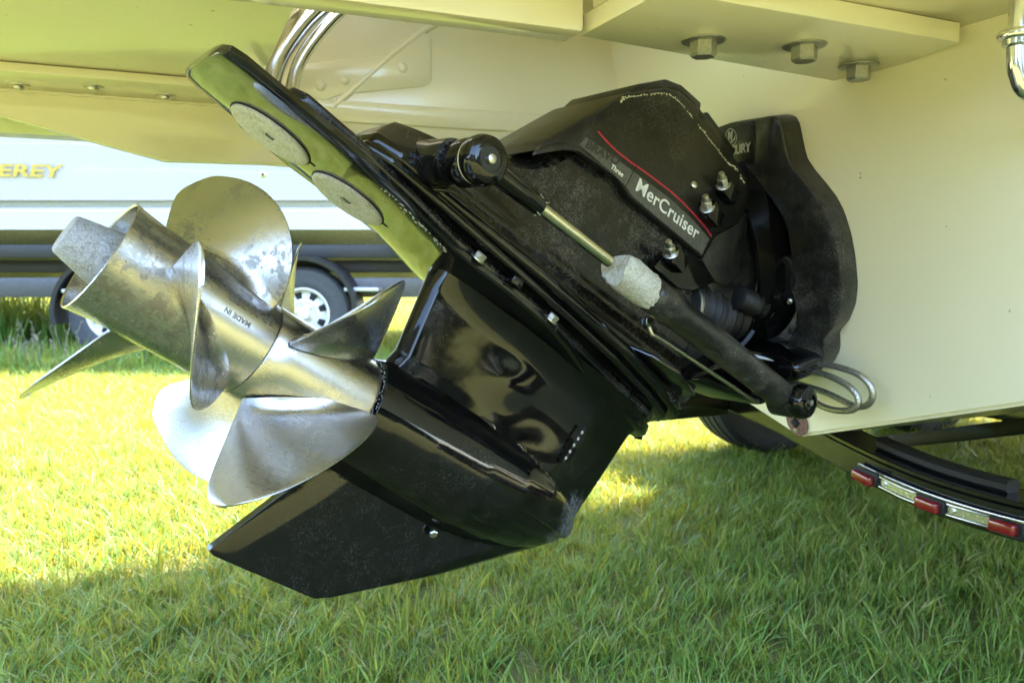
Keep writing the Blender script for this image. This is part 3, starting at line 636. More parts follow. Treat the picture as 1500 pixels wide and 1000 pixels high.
# ================================================================== STERNDRIVE
drv = thing('sterndrive', 'tilted black outdrive leg with twin steel propellers hanging behind the cream transom', 'outdrive', DM)
def smax(a_, b_, k):
    h = np.clip(0.5 + 0.5 * (a_ - b_) / k, 0, 1); return b_ + (a_ - b_) * h + k * h * (1 - h)
def pillow(name, us, xR, xL, hfun, mat, parent, nt_ch=90, edge=0.0012, ang=28):
    """body symmetric about s=0: rows at height u, each from xR (aft) to xL (fore), half width hfun(x,u,t)"""
    V = []; Fc = []; n = nt_ch
    ts = (1 - np.cos(np.linspace(0, np.pi, n + 1))) / 2
    rows = len(us)
    for sgn in (1, -1):
        for u_ in us:
            a_, c_ = xR(u_), xL(u_); xx = a_ + (c_ - a_) * ts; hh = np.maximum(hfun(xx, u_, ts), edge)
            V += [(float(x), sgn * float(h), float(u_)) for x, h in zip(xx, hh)]
    N = n + 1; off = rows * N
    for i in range(rows - 1):
        for j in range(n):
            q = (i * N + j, i * N + j + 1, (i + 1) * N + j + 1, (i + 1) * N + j); Fc.append(q); Fc.append(tuple(k + off for k in q[::-1]))
        for j in (0, n):
            q = (i * N + j, (i + 1) * N + j, (i + 1) * N + j + off, i * N + j + off); Fc.append(q)
    for i in (0, rows - 1):
        for j in range(n): Fc.append((i * N + j, i * N + j + 1, i * N + j + 1 + off, i * N + j + off))
    return mesh(name, V, Fc, mat, parent, ang)
def it(x, X, Y): return np.interp(x, X, Y)
# --- gearcase: bullet, strut and skeg in one casting
def g_xR(u_): return it(u_, [-0.229, -0.225, -0.113, -0.083, -0.078, 0.074, 0.080, 0.100, 0.205, 0.236], [0.058, 0.066, 0.012, 0.002, 0.0, 0.0, -0.016, -0.022, -0.008, -0.004])
def g_xL(u_): return it(u_, [-0.229, -0.22, -0.135, -0.060, -0.030, -0.012, 0.010, 0.045, 0.132, 0.205, 0.236], [-0.099, -0.120, -0.262, -0.370, -0.415, -0.440, -0.452, -0.455, -0.474, -0.489, -0.505])
def g_h(x, u_, t):
    r = it(x, [-0.46, -0.452, -0.43, -0.40, -0.35, -0.28, -0.20, -0.10, -0.03, 0.0, 0.01], [0.0, 0.010, 0.026, 0.041, 0.058, 0.073, 0.080, 0.081, 0.079, 0.077, 0.076])
    uc = it(x, [-0.46, -0.36, -0.2], [0.012, 0.006, 0.0])
    tor = np.sqrt(np.maximum(r * r - (u_ - uc) ** 2, 0)) * np.where(np.abs(u_ - uc) < r, 1, 0)
    # strut: airfoil, waisted, flaring into the plate
    xa, xb = g_xR(max(u_, 0.08)), g_xL(u_)
    q = np.clip((x - xa) / (xb - xa), 0, 1)
    foil = 0.054 * (q ** 0.62) * np.sqrt(np.maximum(1 - q ** 3.2, 0)) * 1.10 + 0.0035
    foil = foil + 0.010 * np.exp(-((q - 0.38) / 0.11) ** 2) * np.exp(-((u_ - 0.145) / 0.035) ** 2)
    foil = foil * (1.0 - 0.20 * np.exp(-((u_ - 0.14) / 0.05) ** 2) * np.sin(np.pi * q))
    foil = foil + 0.030 * np.clip((u_ - 0.185) / 0.05, 0, 1) ** 2 * np.sqrt(np.clip(1 - (2 * q - 1) ** 4, 0, 1))
    st_ = np.where(u_ > -0.02, foil, 0.0)
    qq = np.clip((x - g_xR(u_)) / (g_xL(u_) - g_xR(u_)), 0, 1)
    sk = (0.0032 + 0.0105 * np.clip((u_ + 0.235) / 0.17, 0, 1)) * np.minimum(1, (qq * 7) ** 0.7) * np.minimum(1, ((1 - qq) * 9 + 0.02) ** 0.6)
    h = smax(tor, sk if u_ < 0 else st_, 0.026 if u_ < 0 else 0.050)
    h = h - 0.004 * (1 - np.clip(np.abs(tor - (sk if u_ < 0 else st_)) / 0.02, 0, 1)) * 0
    edge = np.minimum(1, ((1 - qq) * 26) ** 0.55 + 0.02)
    if u_ > 0.076: edge = edge * np.minimum(1, (qq * 30) ** 0.5 + 0.10)
    return h * edge
us = np.concatenate([np.linspace(-0.229, -0.09, 40), np.linspace(-0.087, 0.075, 62), np.linspace(0.0765, 0.19, 36), np.linspace(0.193, 0.236, 16)])
gear_m = black_gloss.copy(); gear_m.name = 'gearcase_paint'; nt = gear_m.node_tree; bs = nt.nodes['Principled BSDF']
co = coords(nt); old = bs.inputs['Base Color'].links[0].from_socket; oldr = bs.inputs['Roughness'].links[0].from_socket
vm = nd(nt, 'ShaderNodeVectorMath', operation='DISTANCE'); nt.links.new(co, vm.inputs[0]); vm.inputs[1].default_value = (-0.425, 0.02, 0.022)
sc_ = ramp(nt, math_(nt, 'ADD', vm.outputs['Value'], math_(nt, 'MULTIPLY', noise(nt, 60, 4, 0.7, co), 0.07)), [(0.066, 1.0), (0.092, 0.0)])
sc_ = math_(nt, 'MULTIPLY', sc_, ramp(nt, noise(nt, 150, 4, 0.8, co), [(0.38, 0.25), (0.6, 1.0)]))
nt.links.new(mixc(nt, math_(nt, 'MULTIPLY', sc_, 0.75), old, (0.15, 0.15, 0.15)), bs.inputs['Base Color'])
nt.links.new(math_(nt, 'ADD', math_(nt, 'MULTIPLY', sc_, 0.45), oldr), bs.inputs['Roughness'])
gear = pillow('gearcase', us, g_xR, g_xL, g_h, gear_m, drv, 130, 0.0012, 30)
# polished scuff on the nose, drain screw, water inlet slots, oil screw
lathe('oil_screw', [(0, 0.0065), (0.0025, 0.0065), (0.004, 0.005), (0.0042, 0.002)], tl(-0.203, 0.0225, -0.088), Vector((0.1, 1, -0.55)), bolt_steel, gear, 6)
for i in range(11):
    f = i / 10.0
    lathe('inlet_slot', [(0, 0.0030), (0.0012, 0.0026), (0.0014, 0.001)], tl(-0.345 - 0.008 * f, 0.0462 + 0.0015 * f, 0.098 + 0.060 * f), Vector((-0.25, 1, 0)), grey_print if i % 2 else dark_hole, gear, 8)
# --- ventilation plate with its anodes
stn = [(0.378, -0.020, 0.070), (0.376, -0.036, 0.090), (0.370, -0.049, 0.104), (0.355, -0.052, 0.110), (0.30, -0.053, 0.113), (0.226, -0.054, 0.116), (0.129, -0.055, 0.111), (0.07, -0.060, 0.100), (0.026, -0.072, 0.090), (-0.02, -0.088, 0.092), (-0.07, -0.098, 0.100), (-0.16, -0.098, 0.100), (-0.22, -0.085, 0.085), (-0.29, -0.062, 0.062), (-0.39, -0.052, 0.052), (-0.46, -0.052, 0.052), (-0.50, -0.035, 0.035), (-0.516, -0.012, 0.012)]
V = []; Fc = []; PT = 0.225
for x, l_, r_ in stn:
    ring_ = [(l_, PT + 0.012), (l_ + 0.001, PT + 0.009), (l_ + 0.010, PT + 0.0035), (l_ + 0.03, PT + 0.0008)] + [(l_ + 0.03 + (r_ - l_ - 0.045) * k / 6, PT) for k in range(1, 6)] + [(r_ - 0.014, PT + 0.0003), (r_ - 0.004, PT + 0.002), (r_, PT + 0.006), (r_ - 0.001, PT + 0.012), (r_ - 0.008, PT + 0.0145), (l_ + 0.008, PT + 0.0145)]
    if x < -0.25: ring_ = [(s_, u_ - 0.010 * min(1, (-0.25 - x) / 0.1)) if i < 12 else (s_, u_) for i, (s_, u_) in enumerate(ring_)]
    V += [(x, s_, u_) for s_, u_ in ring_]
k = len(ring_)
for i in range(len(stn) - 1):
    for j in range(k): Fc.append((i * k + j, i * k + (j + 1) % k, (i + 1) * k + (j + 1) % k, (i + 1) * k + j))
Fc += [tuple(range(k))[::-1], tuple((len(stn) - 1) * k + j for j in range(k))]
plate = mesh('ventilation_plate', V, Fc, black_plate, drv, 40)
for x, s_ in ((0.268, 0.000), (0.146, -0.004)):
    ag = lathe('anode_gap', [(0, 0.0545), (0.0008, 0.0545), (0.001, 0.05)], tl(x, s_, PT), Vector((0, 0, -1)), dark_hole, plate, 48)
    d_ = None
    d = lathe('anode_disc', [(0, 0.0525), (0.0028, 0.0525), (0.0040, 0.0510), (0.0042, 0.044), (0.0042, 0.012), (0.0042, 0.0110), (0.0022, 0.0085), (0.0020, 0.001)], tl(x, s_, PT - 0.0005), Vector((0, 0, -1)), anode_pale, plate, 56, True, 40)
    lathe('anode_screw', [(0, 0.0065), (0.0015, 0.006), (0.002, 0.002)], tl(x, s_ + 0.004, PT - 0.0022), Vector((0, 0, -1)), anode_grey, d, 18)
    for oo in (ag, d):
        for v in oo.data.vertices: v.co.y = s_ + 0.004 + (v.co.y - s_) * 0.78
    s_ += 0.004
    box('screw_slot', (x - 0.0055, s_ - 0.0012, PT - 0.0047), (x + 0.0055, s_ + 0.0012, PT - 0.0035), dark_hole, d)
    box('anode_notch', (x - 0.0605, s_ + 0.009, PT - 0.0009), (x - 0.0505, s_ + 0.0115, PT - 0.0001), dark_hole, plate)
# chipped paint along the plate edge
V = []; Fc = []; rc = random.Random(5)
for i in range(70):
    x = rc.uniform(0.03, 0.155); sr = float(it(x, [0.026, 0.07, 0.129, 0.2], [0.0855, 0.095, 0.106, 0.111])) - abs(rc.gauss(0, 0.004)) - 0.001; e = rc.uniform(0.0004, 0.0017); k0 = len(V); n_ = rc.choice((5, 6, 7))
    for j in range(n_): an = 6.283 * j / n_; V.append((x + math.cos(an) * e * rc.uniform(0.6, 2.0), sr + math.sin(an) * e * rc.uniform(0.5, 1), PT - 0.0009))
    V.append((x, sr, PT - 0.0016)); Fc += [(k0 + j, k0 + (j + 1) % n_, k0 + n_) for j in range(n_)]
chips = mesh('paint_chips', V, Fc, putty, plate, None); chips['kind'] = 'stuff'
# --- flange bolts in the seam
for x, s_ in ((-0.012, 0.088), (-0.160, 0.094)):
    hexhead('flange_bolt', tl(x, s_, PT + 0.0150), Vector((0, 0.45, 0.9)), 0.0085, 0.008, bolt_steel, drv, 0.011)
box('flange_nut', (-0.082, 0.090, PT + 0.015), (-0.062, 0.108, PT + 0.028), black_gloss, drv, 0.0025)

# --- upper housing: stepped flanges and body
def dsl(x, u_, d): return tl(x, d, u_)
def xs_slab(name, pts, u0, u1, mat, parent, bevel=0.004, inset=0.0): return prism(name, pts, u0, u1, lambda x, s_, d: tl(x, s_, d), mat, parent, bevel, 3, inset)
def both(pts): return [(x, s_) for x, s_ in pts] + [(x, -s_) for x, s_ in pts[::-1]]
hous = xs_slab('driveshaft_housing', both([(0.300, 0.030), (0.296, 0.085), (0.282, 0.098), (0.20, 0.100), (0.10, 0.088), (0.02, 0.076), (-0.16, 0.080), (-0.24, 0.072), (-0.36, 0.058), (-0.47, 0.052), (-0.502, 0.030)]), 0.2415, 0.256, black_worn, drv, 0.004)
xs_slab('seam_rib', both([(0.198, 0.020), (0.194, 0.082), (0.16, 0.096), (0.08, 0.100), (-0.10, 0.102), (-0.30, 0.098), (-0.42, 0.082), (-0.50, 0.06), (-0.525, 0.03)]), 0.2555, 0.270, black_gloss, hous, 0.005)
xs_slab('seam_rib', both([(0.192, 0.020), (0.188, 0.076), (0.15, 0.090), (0.08, 0.094), (-0.10, 0.112), (-0.30, 0.112), (-0.42, 0.098), (-0.52, 0.068), (-0.545, 0.03)]), 0.2695, 0.289, black_gloss, hous, 0.006)
def h_xR(u_): return it(u_, [0.275, 0.30, 0.333, 0.345, 0.365, 0.39, 0.406, 0.43, 0.48, 0.60, 0.68], [0.188, 0.178, 0.160, 0.120, 0.080, 0.020, -0.004, -0.030, -0.062, -0.11, -0.17])
def h_xL(u_): return it(u_, [0.275, 0.36, 0.50, 0.60, 0.68], [-0.53, -0.50, -0.47, -0.45, -0.42])
def h_h(x, u_, t):
    w = it(u_, [0.275, 0.30, 0.34, 0.40, 0.50, 0.60, 0.68], [0.090, 0.084, 0.074, 0.070, 0.070, 0.064, 0.050])
    e = np.minimum(1, (t * 14 + 0.25) ** 0.5) * np.minimum(1, ((1 - t) * 16 + 0.1) ** 0.5)
    rib = 0.006 * np.exp(-((u_ - 0.315 + 0.10 * (x + 0.1)) / 0.010) ** 2)
    return (w + rib) * e
body = pillow('housing_body', np.linspace(0.275, 0.68, 60), h_xR, h_xL, h_h, black_worn, hous, 60, 0.002, 35)
# long rib that runs down the side of the housing
tube('side_rib', [tl(0.100, 0.088, 0.268), tl(0.075, 0.090, 0.285), tl(0.055, 0.090, 0.289), tl(0.011, 0.084, 0.291), tl(-0.05, 0.080, 0.292), tl(-0.14, 0.080, 0.296), tl(-0.30, 0.078, 0.310), tl(-0.42, 0.07, 0.318)], 0.006, black_gloss, hous, 10)
# trim cylinder boss
lathe('pivot_boss', [(0, 0.040), (0.010, 0.036), (0.024, 0.0315), (0.045, 0.0285), (0.070, 0.0275), (0.074, 0.0265)], tl(0.108, 0.058, 0.300), Vector((0, 1, 0)), black_worn, hous, 36)

# --- top cover
cov_o = [(-0.010, 0.420), (-0.020, 0.451), (-0.054, 0.517), (-0.100, 0.606), (-0.160, 0.672), (-0.190, 0.690), (-0.242, 0.701), (-0.246, 0.690), (-0.256, 0.690), (-0.260, 0.702), (-0.337, 0.702), (-0.412, 0.694), (-0.446, 0.662), (-0.440, 0.615), (-0.402, 0.566), (-0.393, 0.511), (-0.198, 0.483), (-0.146, 0.492), (-0.070, 0.474), (-0.045, 0.456)]
cover = prism('top_cover', cov_o, -0.085, 0.085, dsl, black_cover, drv, 0.007, 3)
prism('cover_lip', [(-0.010, 0.412), (-0.045, 0.450), (-0.070, 0.468), (-0.146, 0.484), (-0.150, 0.489), (-0.070, 0.4755), (-0.040, 0.460), (-0.012, 0.428)], 0.080, 0.090, dsl, black_cover, cover, 0.003)
prism('cover_cap', [(-0.101, 0.598), (-0.125, 0.628), (-0.162, 0.668), (-0.197, 0.682), (-0.238, 0.683), (-0.326, 0.684), (-0.36, 0.684), (-0.36, 0.712), (-0.262, 0.713), (-0.258, 0.703), (-0.246, 0.703), (-0.242, 0.713), (-0.188, 0.702), (-0.155, 0.684), (-0.112, 0.634)], -0.070, 0.0835, dsl, black_cover, cover, 0.004)
bead = [(-0.098, 0.586), (-0.101, 0.596), (-0.125, 0.622), (-0.162, 0.660), (-0.197, 0.674), (-0.238, 0.676), (-0.281, 0.677), (-0.326, 0.678), (-0.354, 0.678), (-0.378, 0.686), (-0.408, 0.680)]
rb = random.Random(3)
bp = catmull([tl(x, 0.0845, u_) for x, u_ in bead], 7); V = []; Fc = []
bv = [rb.random() for _ in range(400)]
for i, p in enumerate(bp):
    if rb.random() < 0.10: continue
    r0 = 0.0009 + 0.0012 * rb.random() ** 2; k0 = len(V)
    v, f_ = lathe_vf([(-r0, r0 * 0.4), (-r0 * 0.4, r0), (r0 * 0.5, r0 * 0.9), (r0, r0 * 0.3)], p + Vector((rb.gauss(0, 0.0009), 0.0008, rb.gauss(0, 0.0009))), Vector((rb.random() - 0.5, 0.3, rb.random() - 0.5)), 6)
    V += v; Fc += [tuple(q + k0 for q in ff) for ff in f_]
    if i + 1 < len(bp) and rb.random() < 0.8:
        k0 = len(V); v, f_ = tube_vf([p, bp[i].lerp(bp[i + 1], 0.5), bp[i + 1]], 0.0008, 6); V += v; Fc += [tuple(q + k0 for q in ff) for ff in f_]
mesh('sealant_bead', V, Fc, putty, cover, None)
# decals on the cover
DSV = 0.0853
def strip(name, lo, hi, d0, d1, mat, parent, bevel=0.0): return prism(name, lo + hi[::-1], d0, d1, dsl, mat, parent, bevel)
dec = strip('side_decal', [(-0.069, 0.480), (-0.12, 0.486), (-0.174, 0.492), (-0.198, 0.489), (-0.26, 0.496), (-0.33, 0.506), (-0.389, 0.514)], [(-0.073, 0.497), (-0.115, 0.507), (-0.160, 0.516), (-0.20, 0.524), (-0.266, 0.538), (-0.336, 0.546), (-0.388, 0.546)], 0.0838, DSV, decal_grey, cover)
rl_ = [(-0.086, 0.519), (-0.11, 0.519), (-0.133, 0.521), (-0.165, 0.527), (-0.197, 0.535), (-0.23, 0.542), (-0.266, 0.549), (-0.30, 0.553), (-0.336, 0.555), (-0.37, 0.555), (-0.391, 0.553)]
strip('red_line', [(x, u_ - 0.0013) for x, u_ in rl_], [(x, u_ + 0.0013) for x, u_ in rl_], 0.0838, DSV + 0.0002, red_print, cover)
box('decal_seam', (-0.179, DSV - 0.001, 0.491), (-0.1775, DSV + 0.0003, 0.531), dark_hole, dec)
dirr = (tl(-0.375, 0, 0.5275) - tl(-0.198, 0, 0.500)).normalized(); dup = Vector((-dirr.z, 0, dirr.x)) * -1
text_mesh('lettering', 'MerCruiser', 0.0305, tl(-0.196, DSV, 0.4995), dirr, dup, white_print, dec, 0.00026, 0.0, 0.0003, 'LEFT', 1.12, 1.04)
text_mesh('lettering', 'Three', 0.0105, tl(-0.136, DSV, 0.4925), (tl(-0.17, 0, 0.4985) - tl(-0.136, 0, 0.4925)), tl(0, 0, 1), white_print, dec, 0.0002, 0.2, 0.0003, 'LEFT', 1.1, 1.0)
text_mesh('lettering', 'BRAVO', 0.0175, tl(-0.078, DSV, 0.4835), (tl(-0.14, 0, 0.505) - tl(-0.078, 0, 0.4855)), tl(0, 0, 1), ghost_print, dec, 0.0006, 0.2, 0.0003, 'LEFT', 1.25, 1.0)
# --- bell housing block and lugs in front of the cover
bell = prism('bell_housing', [(-0.400, 0.570), (-0.440, 0.618), (-0.447, 0.668), (-0.470, 0.680), (-0.56, 0.64), (-0.58, 0.56), (-0.56, 0.44), (-0.53, 0.30), (-0.45, 0.30), (-0.43, 0.40), (-0.452, 0.498), (-0.405, 0.515)], -0.068, 0.068, dsl, black_dusty, drv, 0.010, 3)
prism('front_fairing', [(-0.404, 0.563), (-0.442, 0.618), (-0.452, 0.664), (-0.462, 0.655), (-0.498, 0.556), (-0.486, 0.514), (-0.448, 0.501), (-0.400, 0.512)], 0.050, 0.080, dsl, black_dusty, bell, 0.005)
prism('mounting_lug', [(-0.352, 0.494), (-0.390, 0.503), (-0.448, 0.499), (-0.405, 0.452), (-0.367, 0.432), (-0.300, 0.428), (-0.308, 0.456)], 0.062, 0.088, dsl, black_gloss, bell, 0.004)
for x, u_, s_, m_ in ((-0.352, 0.631, 0.092, 1), (-0.339, 0.574, 0.094, 1), (-0.309, 0.462, 0.094, 1)):
    prism('nut_pocket', [(-0.040 + x, u_ - 0.014), (x - 0.004, u_ - 0.016), (x - 0.004, u_ + 0.016), (x - 0.040, u_ + 0.014)], 0.079, s_ + 0.012, dsl, black_gloss, cover, 0.004)
    hexhead('mounting_nut', tl(x - 0.004, s_ + 0.002, u_), Vector((1, 0.35, 0.25)), 0.0098, 0.013, bolt_steel, bell, 0.0130, stud=0.0058)
lathe('pocket_screw', [(0, 0.0062), (0.004, 0.0062), (0.006, 0.004), (0.0065, 0.001)], tl(-0.302, 0.086, 0.590), Vector((0.5, 1, 0.2)), bolt_steel, cover, 14)
# --- trim cylinder on the starboard side
TS = 0.170
pa = tl(0.098, TS, 0.303); pb_ = tl(-0.638, TS, 0.386); tdir = (pb_ - pa).normalized()
trim = lathe('trim_cylinder', [(0.0, 0.0225), (0.004, 0.0255), (0.02, 0.0262), (0.055, 0.0262), (0.058, 0.0246), (0.385, 0.0240), (0.39, 0.0255), (0.415, 0.0262)], pa + tdir * 0.335, tdir, black_dusty, drv, 36)
lathe('piston_rod', [(0, 0.0083), (0.145, 0.0083)], pa + tdir * 0.100, tdir, rod_steel, trim, 24)
lathe('rod_sleeve', [(0, 0.0135), (0.05, 0.0125), (0.094, 0.0115), (0.098, 0.0095)], pa + tdir * 0.008, tdir, black_gloss, trim, 20)
V = []; Fc = []
xr, yr = frame_of(tdir)
for i in range(18):
    an = rb.uniform(0, 6.283); p = pa + tdir * rb.uniform(0.092, 0.102) + (xr * math.cos(an) + yr * math.sin(an)) * 0.009
    q = p + (xr * math.cos(an) + yr * math.sin(an)) * rb.uniform(0.001, 0.005) + tdir * rb.uniform(-0.004, 0.012); k0 = len(V)
    v, f_ = tube_vf([p, p.lerp(q, 0.5) + tdir * 0.001, q], 0.0004, 4); V += v; Fc += [tuple(z + k0 for z in ff) for ff in f_]
fr = mesh('frayed_seal', V, Fc, putty, trim, None); fr['kind'] = 'stuff'
# rod end eye, washer and cap
lathe('rod_end_eye', [(0, 0.026), (0.003, 0.029), (0.026, 0.029), (0.029, 0.027)], tl(0.098, 0.134, 0.303), Vector((0, 1, 0)), black_gloss, trim, 32)
lathe('pivot_washer', [(0, 0.0275), (0.003, 0.0275), (0.0035, 0.0265)], tl(0.098, 0.163, 0.303), Vector((0, 1, 0)), washer_tan, trim, 32)
cap = lathe('pivot_cap', [(0, 0.0285), (0.004, 0.0300), (0.014, 0.0300), (0.021, 0.0275), (0.025, 0.0215), (0.0255, 0.0150), (0.0245, 0.0145), (0.0245, 0.001)], tl(0.098, 0.1665, 0.303), Vector((0, 1, 0)), black_gloss, trim, 36)
lathe('pivot_pin', [(0, 0.0058), (0.004, 0.0058), (0.005, 0.004)], tl(0.098, 0.1905, 0.303), Vector((0, 1, 0)), bolt_steel, trim, 16)
lathe('forward_eye', [(0, 0.026), (0.004, 0.030), (0.040, 0.030), (0.044, 0.027)], tl(-0.638, 0.145, 0.386), Vector((0, 1, 0)), black_dusty, trim, 32)
lathe('forward_cap', [(0, 0.0285), (0.004, 0.0300), (0.012, 0.0300), (0.021, 0.0265), (0.026, 0.019), (0.0265, 0.014), (0.0235, 0.0135), (0.0235, 0.001)], tl(-0.638, 0.190, 0.386), Vector((0, 1, 0)), black_gloss, trim, 36)
lathe('forward_pin', [(0, 0.0050), (0.004, 0.0050), (0.005, 0.003)], tl(-0.638, 0.2135, 0.386), Vector((0, 1, 0)), bolt_steel, trim, 14)
# crusted anode clamped round the cylinder end
V = []; Fc = []; n = 40; L0, L1 = 0.255, 0.342
ra = random.Random(2); jit = [[ra.gauss(0, 0.0007) for _ in range(n)] for _ in range(9)]
for i in range(9):
    for k2 in range(n):
        an = 2 * math.pi * k2 / n; t = i / 8
        lo = L0 + 0.016 * (0.5 - 0.5 * math.cos(2 * an)) + ra.gauss(0, 0.0008); hi = L1 - 0.012 * (0.5 + 0.5 * math.cos(2 * an + 0.6))
        r = (0.0240 if i in (0, 8) else 0.0260) + jit[i][k2]
        V.append(pa + tdir * (lo + (hi - lo) * t) + (xr * math.cos(an) + yr * math.sin(an)) * r)
for i in range(8):
    for k2 in range(n): Fc.append((i * n + k2, i * n + (k2 + 1) % n, (i + 1) * n + (k2 + 1) % n, (i + 1) * n + k2))
Fc += [tuple(range(n))[::-1], tuple(8 * n + k2 for k2 in range(n))]
mesh('cylinder_anode', V, Fc, anode_pale, trim, 30)
tube('hydraulic_line', [tl(-0.285, 0.150, 0.312), tl(-0.296, 0.152, 0.305), tl(-0.312, 0.152, 0.309), tl(-0.42, 0.152, 0.325), tl(-0.50, 0.152, 0.337), tl(-0.572, 0.152, 0.347), tl(-0.60, 0.145, 0.357)], 0.0032, bolt_steel, trim, 10)
hexhead('line_fitting', tl(-0.283, 0.140, 0.318), Vector((0.2, 1, 0.1)), 0.0085, 0.012, chrome, trim)

# --- bellows, hose clamp, gimbal ring
bc = [tl(-0.43, 0.045, 0.440), tl(-0.48, 0.045, 0.462), tl(-0.53, 0.035, 0.480), tl(-0.60, 0.02, 0.52)]
bpth = catmull(bc, 16)
V, Fc = tube_vf(bpth, lambda t: 0.040 + 0.006 * math.sin(t * 2 * math.pi * 9), 28); mesh('bellows', V, Fc, black_matt, drv, 60)
lathe('hose_clamp', [(0, 0.0415), (0.001, 0.043), (0.013, 0.043), (0.014, 0.0415)], tl(-0.437, 0.045, 0.4435), (bpth[3] - bpth[0]), bolt_steel, drv, 36)
bc2 = catmull([tl(-0.52, 0.075, 0.515), tl(-0.56, 0.078, 0.530), tl(-0.62, 0.07, 0.55)], 14)
V, Fc = tube_vf(bc2, lambda t: 0.020 + 0.003 * math.sin(t * 2 * math.pi * 7), 20); mesh('bellows', V, Fc, black_matt, drv, 60)
# gimbal housing on the transom
half = [(0.0, 0.640), (0.110, 0.634), (0.128, 0.628), (0.137, 0.612), (0.139, 0.585), (0.143, 0.552), (0.160, 0.528), (0.184, 0.502), (0.206, 0.476), (0.220, 0.448), (0.229, 0.410), (0.232, 0.370), (0.229, 0.319), (0.217, 0.283), (0.195, 0.252), (0.168, 0.232), (0.163, 0.196), (0.136, 0.164), (0.0, 0.150)]
inner = [(0.0, 0.540), (0.030, 0.540), (0.055, 0.520), (0.082, 0.489), (0.104, 0.455), (0.112, 0.430), (0.112, 0.389), (0.098, 0.330), (0.104, 0.289), (0.098, 0.252), (0.070, 0.220), (0.0, 0.215)]
def loop(h_): return [(s_, u_) for s_, u_ in h_] + [(-s_, u_) for s_, u_ in h_[::-1] if s_ > 0]
def gp(s_, u_, d): return w2d(tpt(s_, u_, d))
def resamp(P, n):
    P = P + [P[0]]; L_ = [0]
    for i in range(len(P) - 1): L_.append(L_[-1] + math.hypot(P[i + 1][0] - P[i][0], P[i + 1][1] - P[i][1]))
    return [(float(np.interp(L_[-1] * i / n, L_, [p[0] for p in P])), float(np.interp(L_[-1] * i / n, L_, [p[1] for p in P]))) for i in range(n)]
n = 120; Lo = resamp(loop(half), n); Li = resamp(loop(inner), n)
V = []; Fc = []
def sh(P, e): 
    cx, cy = 0.0, 0.39
    return [(x + (cx - x) * e, y + (cy - y) * e * 0.25) for x, y in P]
layers = [(Lo, 0.115, 0.001), (Lo, 0.07, 0.040), (Lo, 0.075, 0.047), (Lo, 0.10, 0.050), (Li, -0.05, 0.056), (Li, 0.0, 0.052), (Li, 0.03, 0.044), (Li, 0.06, 0.004)]
for P, e, d in layers: V += [gp(x, y, d) for x, y in sh(P, e)]
for i in range(len(layers) - 1):
    for k2 in range(n): Fc.append((i * n + k2, i * n + (k2 + 1) % n, (i + 1) * n + (k2 + 1) % n, (i + 1) * n + k2))
Fc.append(tuple((len(layers) - 1) * n + k2 for k2 in range(n)))
gim = mesh('gimbal_housing', V, Fc, black_dusty, drv, 40)
# logo plate
prism('logo_plate', [(-0.085, 0.628), (0.058, 0.628), (0.064, 0.620), (0.058, 0.562), (0.050, 0.553), (-0.085, 0.553)], 0.050, 0.0552, gp, decal_grey if False else black_cover, gim, 0.0015)
rt_ = (DMI.to_3x3() @ ST); up_ = (DMI.to_3x3() @ TU)
text_mesh('lettering', 'MERCURY', 0.0225, gp(0.050, 0.5775, 0.0554), rt_, up_, grey_print, gim, 0.0006, 0.25, 0.0003, 'RIGHT', 1.0, 0.95)
V = []; Fc = []; lc = (0.004, 0.6095)
for k2 in range(40):
    an = 2 * math.pi * k2 / 40
    for r, d in ((0.0140, 0.0558), (0.0156, 0.0558)): V.append(gp(lc[0] + math.cos(an) * r, lc[1] + math.sin(an) * r, d))
for k2 in range(40): Fc.append((2 * k2, 2 * k2 + 1, (2 * k2 + 3) % 80, (2 * k2 + 2) % 80))
mesh('emblem_ring', V, Fc, grey_print, gim, None)
text_mesh('emblem_letter', 'M', 0.0215, gp(lc[0] - 0.0115, lc[1] - 0.0045, 0.0554), rt_, up_ + rt_ * 0.0, grey_print, gim, 0.0009, 0.45, 0.0003, 'LEFT', 0.8)
V = [gp(lc[0] + x, lc[1] + y, 0.0557) for x, y in ((-0.018, -0.0125), (-0.006, -0.0085), (0.006, -0.0045), (0.0135, 0.003), (0.009, -0.006), (-0.002, -0.0110), (-0.012, -0.0135))]
mesh('emblem_swoosh', V, [tuple(range(7))], grey_print, gim, None)
# gimbal ring: flat curved frame standing proud of the housing
V = []; Fc = []; gpts = catmull([tuple((*p, 0)) for p in [(0.020, 0.56), (0.065, 0.510), (0.086, 0.455), (0.090, 0.39), (0.080, 0.33), (0.060, 0.27), (0.010, 0.225), (-0.05, 0.200)]], 6)
for i, p in enumerate(gpts):
    q = gpts[min(i + 1, len(gpts) - 1)] - gpts[max(i - 1, 0)]; nx_, ny_ = -q.y, q.x; l_ = math.hypot(nx_, ny_); nx_, ny_ = nx_ / l_ * 0.004, ny_ / l_ * 0.004
    for sx_, d in ((-1, 0.02), (-1, 0.110), (1, 0.110), (1, 0.02)): V.append(gp(p.x + sx_ * nx_, p.y + sx_ * ny_, d))
for i in range(len(gpts) - 1):
    for k2 in range(4): Fc.append((i * 4 + k2, i * 4 + (k2 + 1) % 4, (i + 1) * 4 + (k2 + 1) % 4, (i + 1) * 4 + k2))
ring_o = mesh('gimbal_ring', V, Fc, black_gloss, drv, 40)
lathe('pivot_bushing', [(0, 0.042), (0.02, 0.042), (0.024, 0.039), (0.026, 0.030), (0.022, 0.028), (0.022, 0.002)], gp(0.080, 0.345, 0.030), gp(0.05, 0.345, 1) - gp(0.08, 0.345, 0), black_matt, gim, 32)
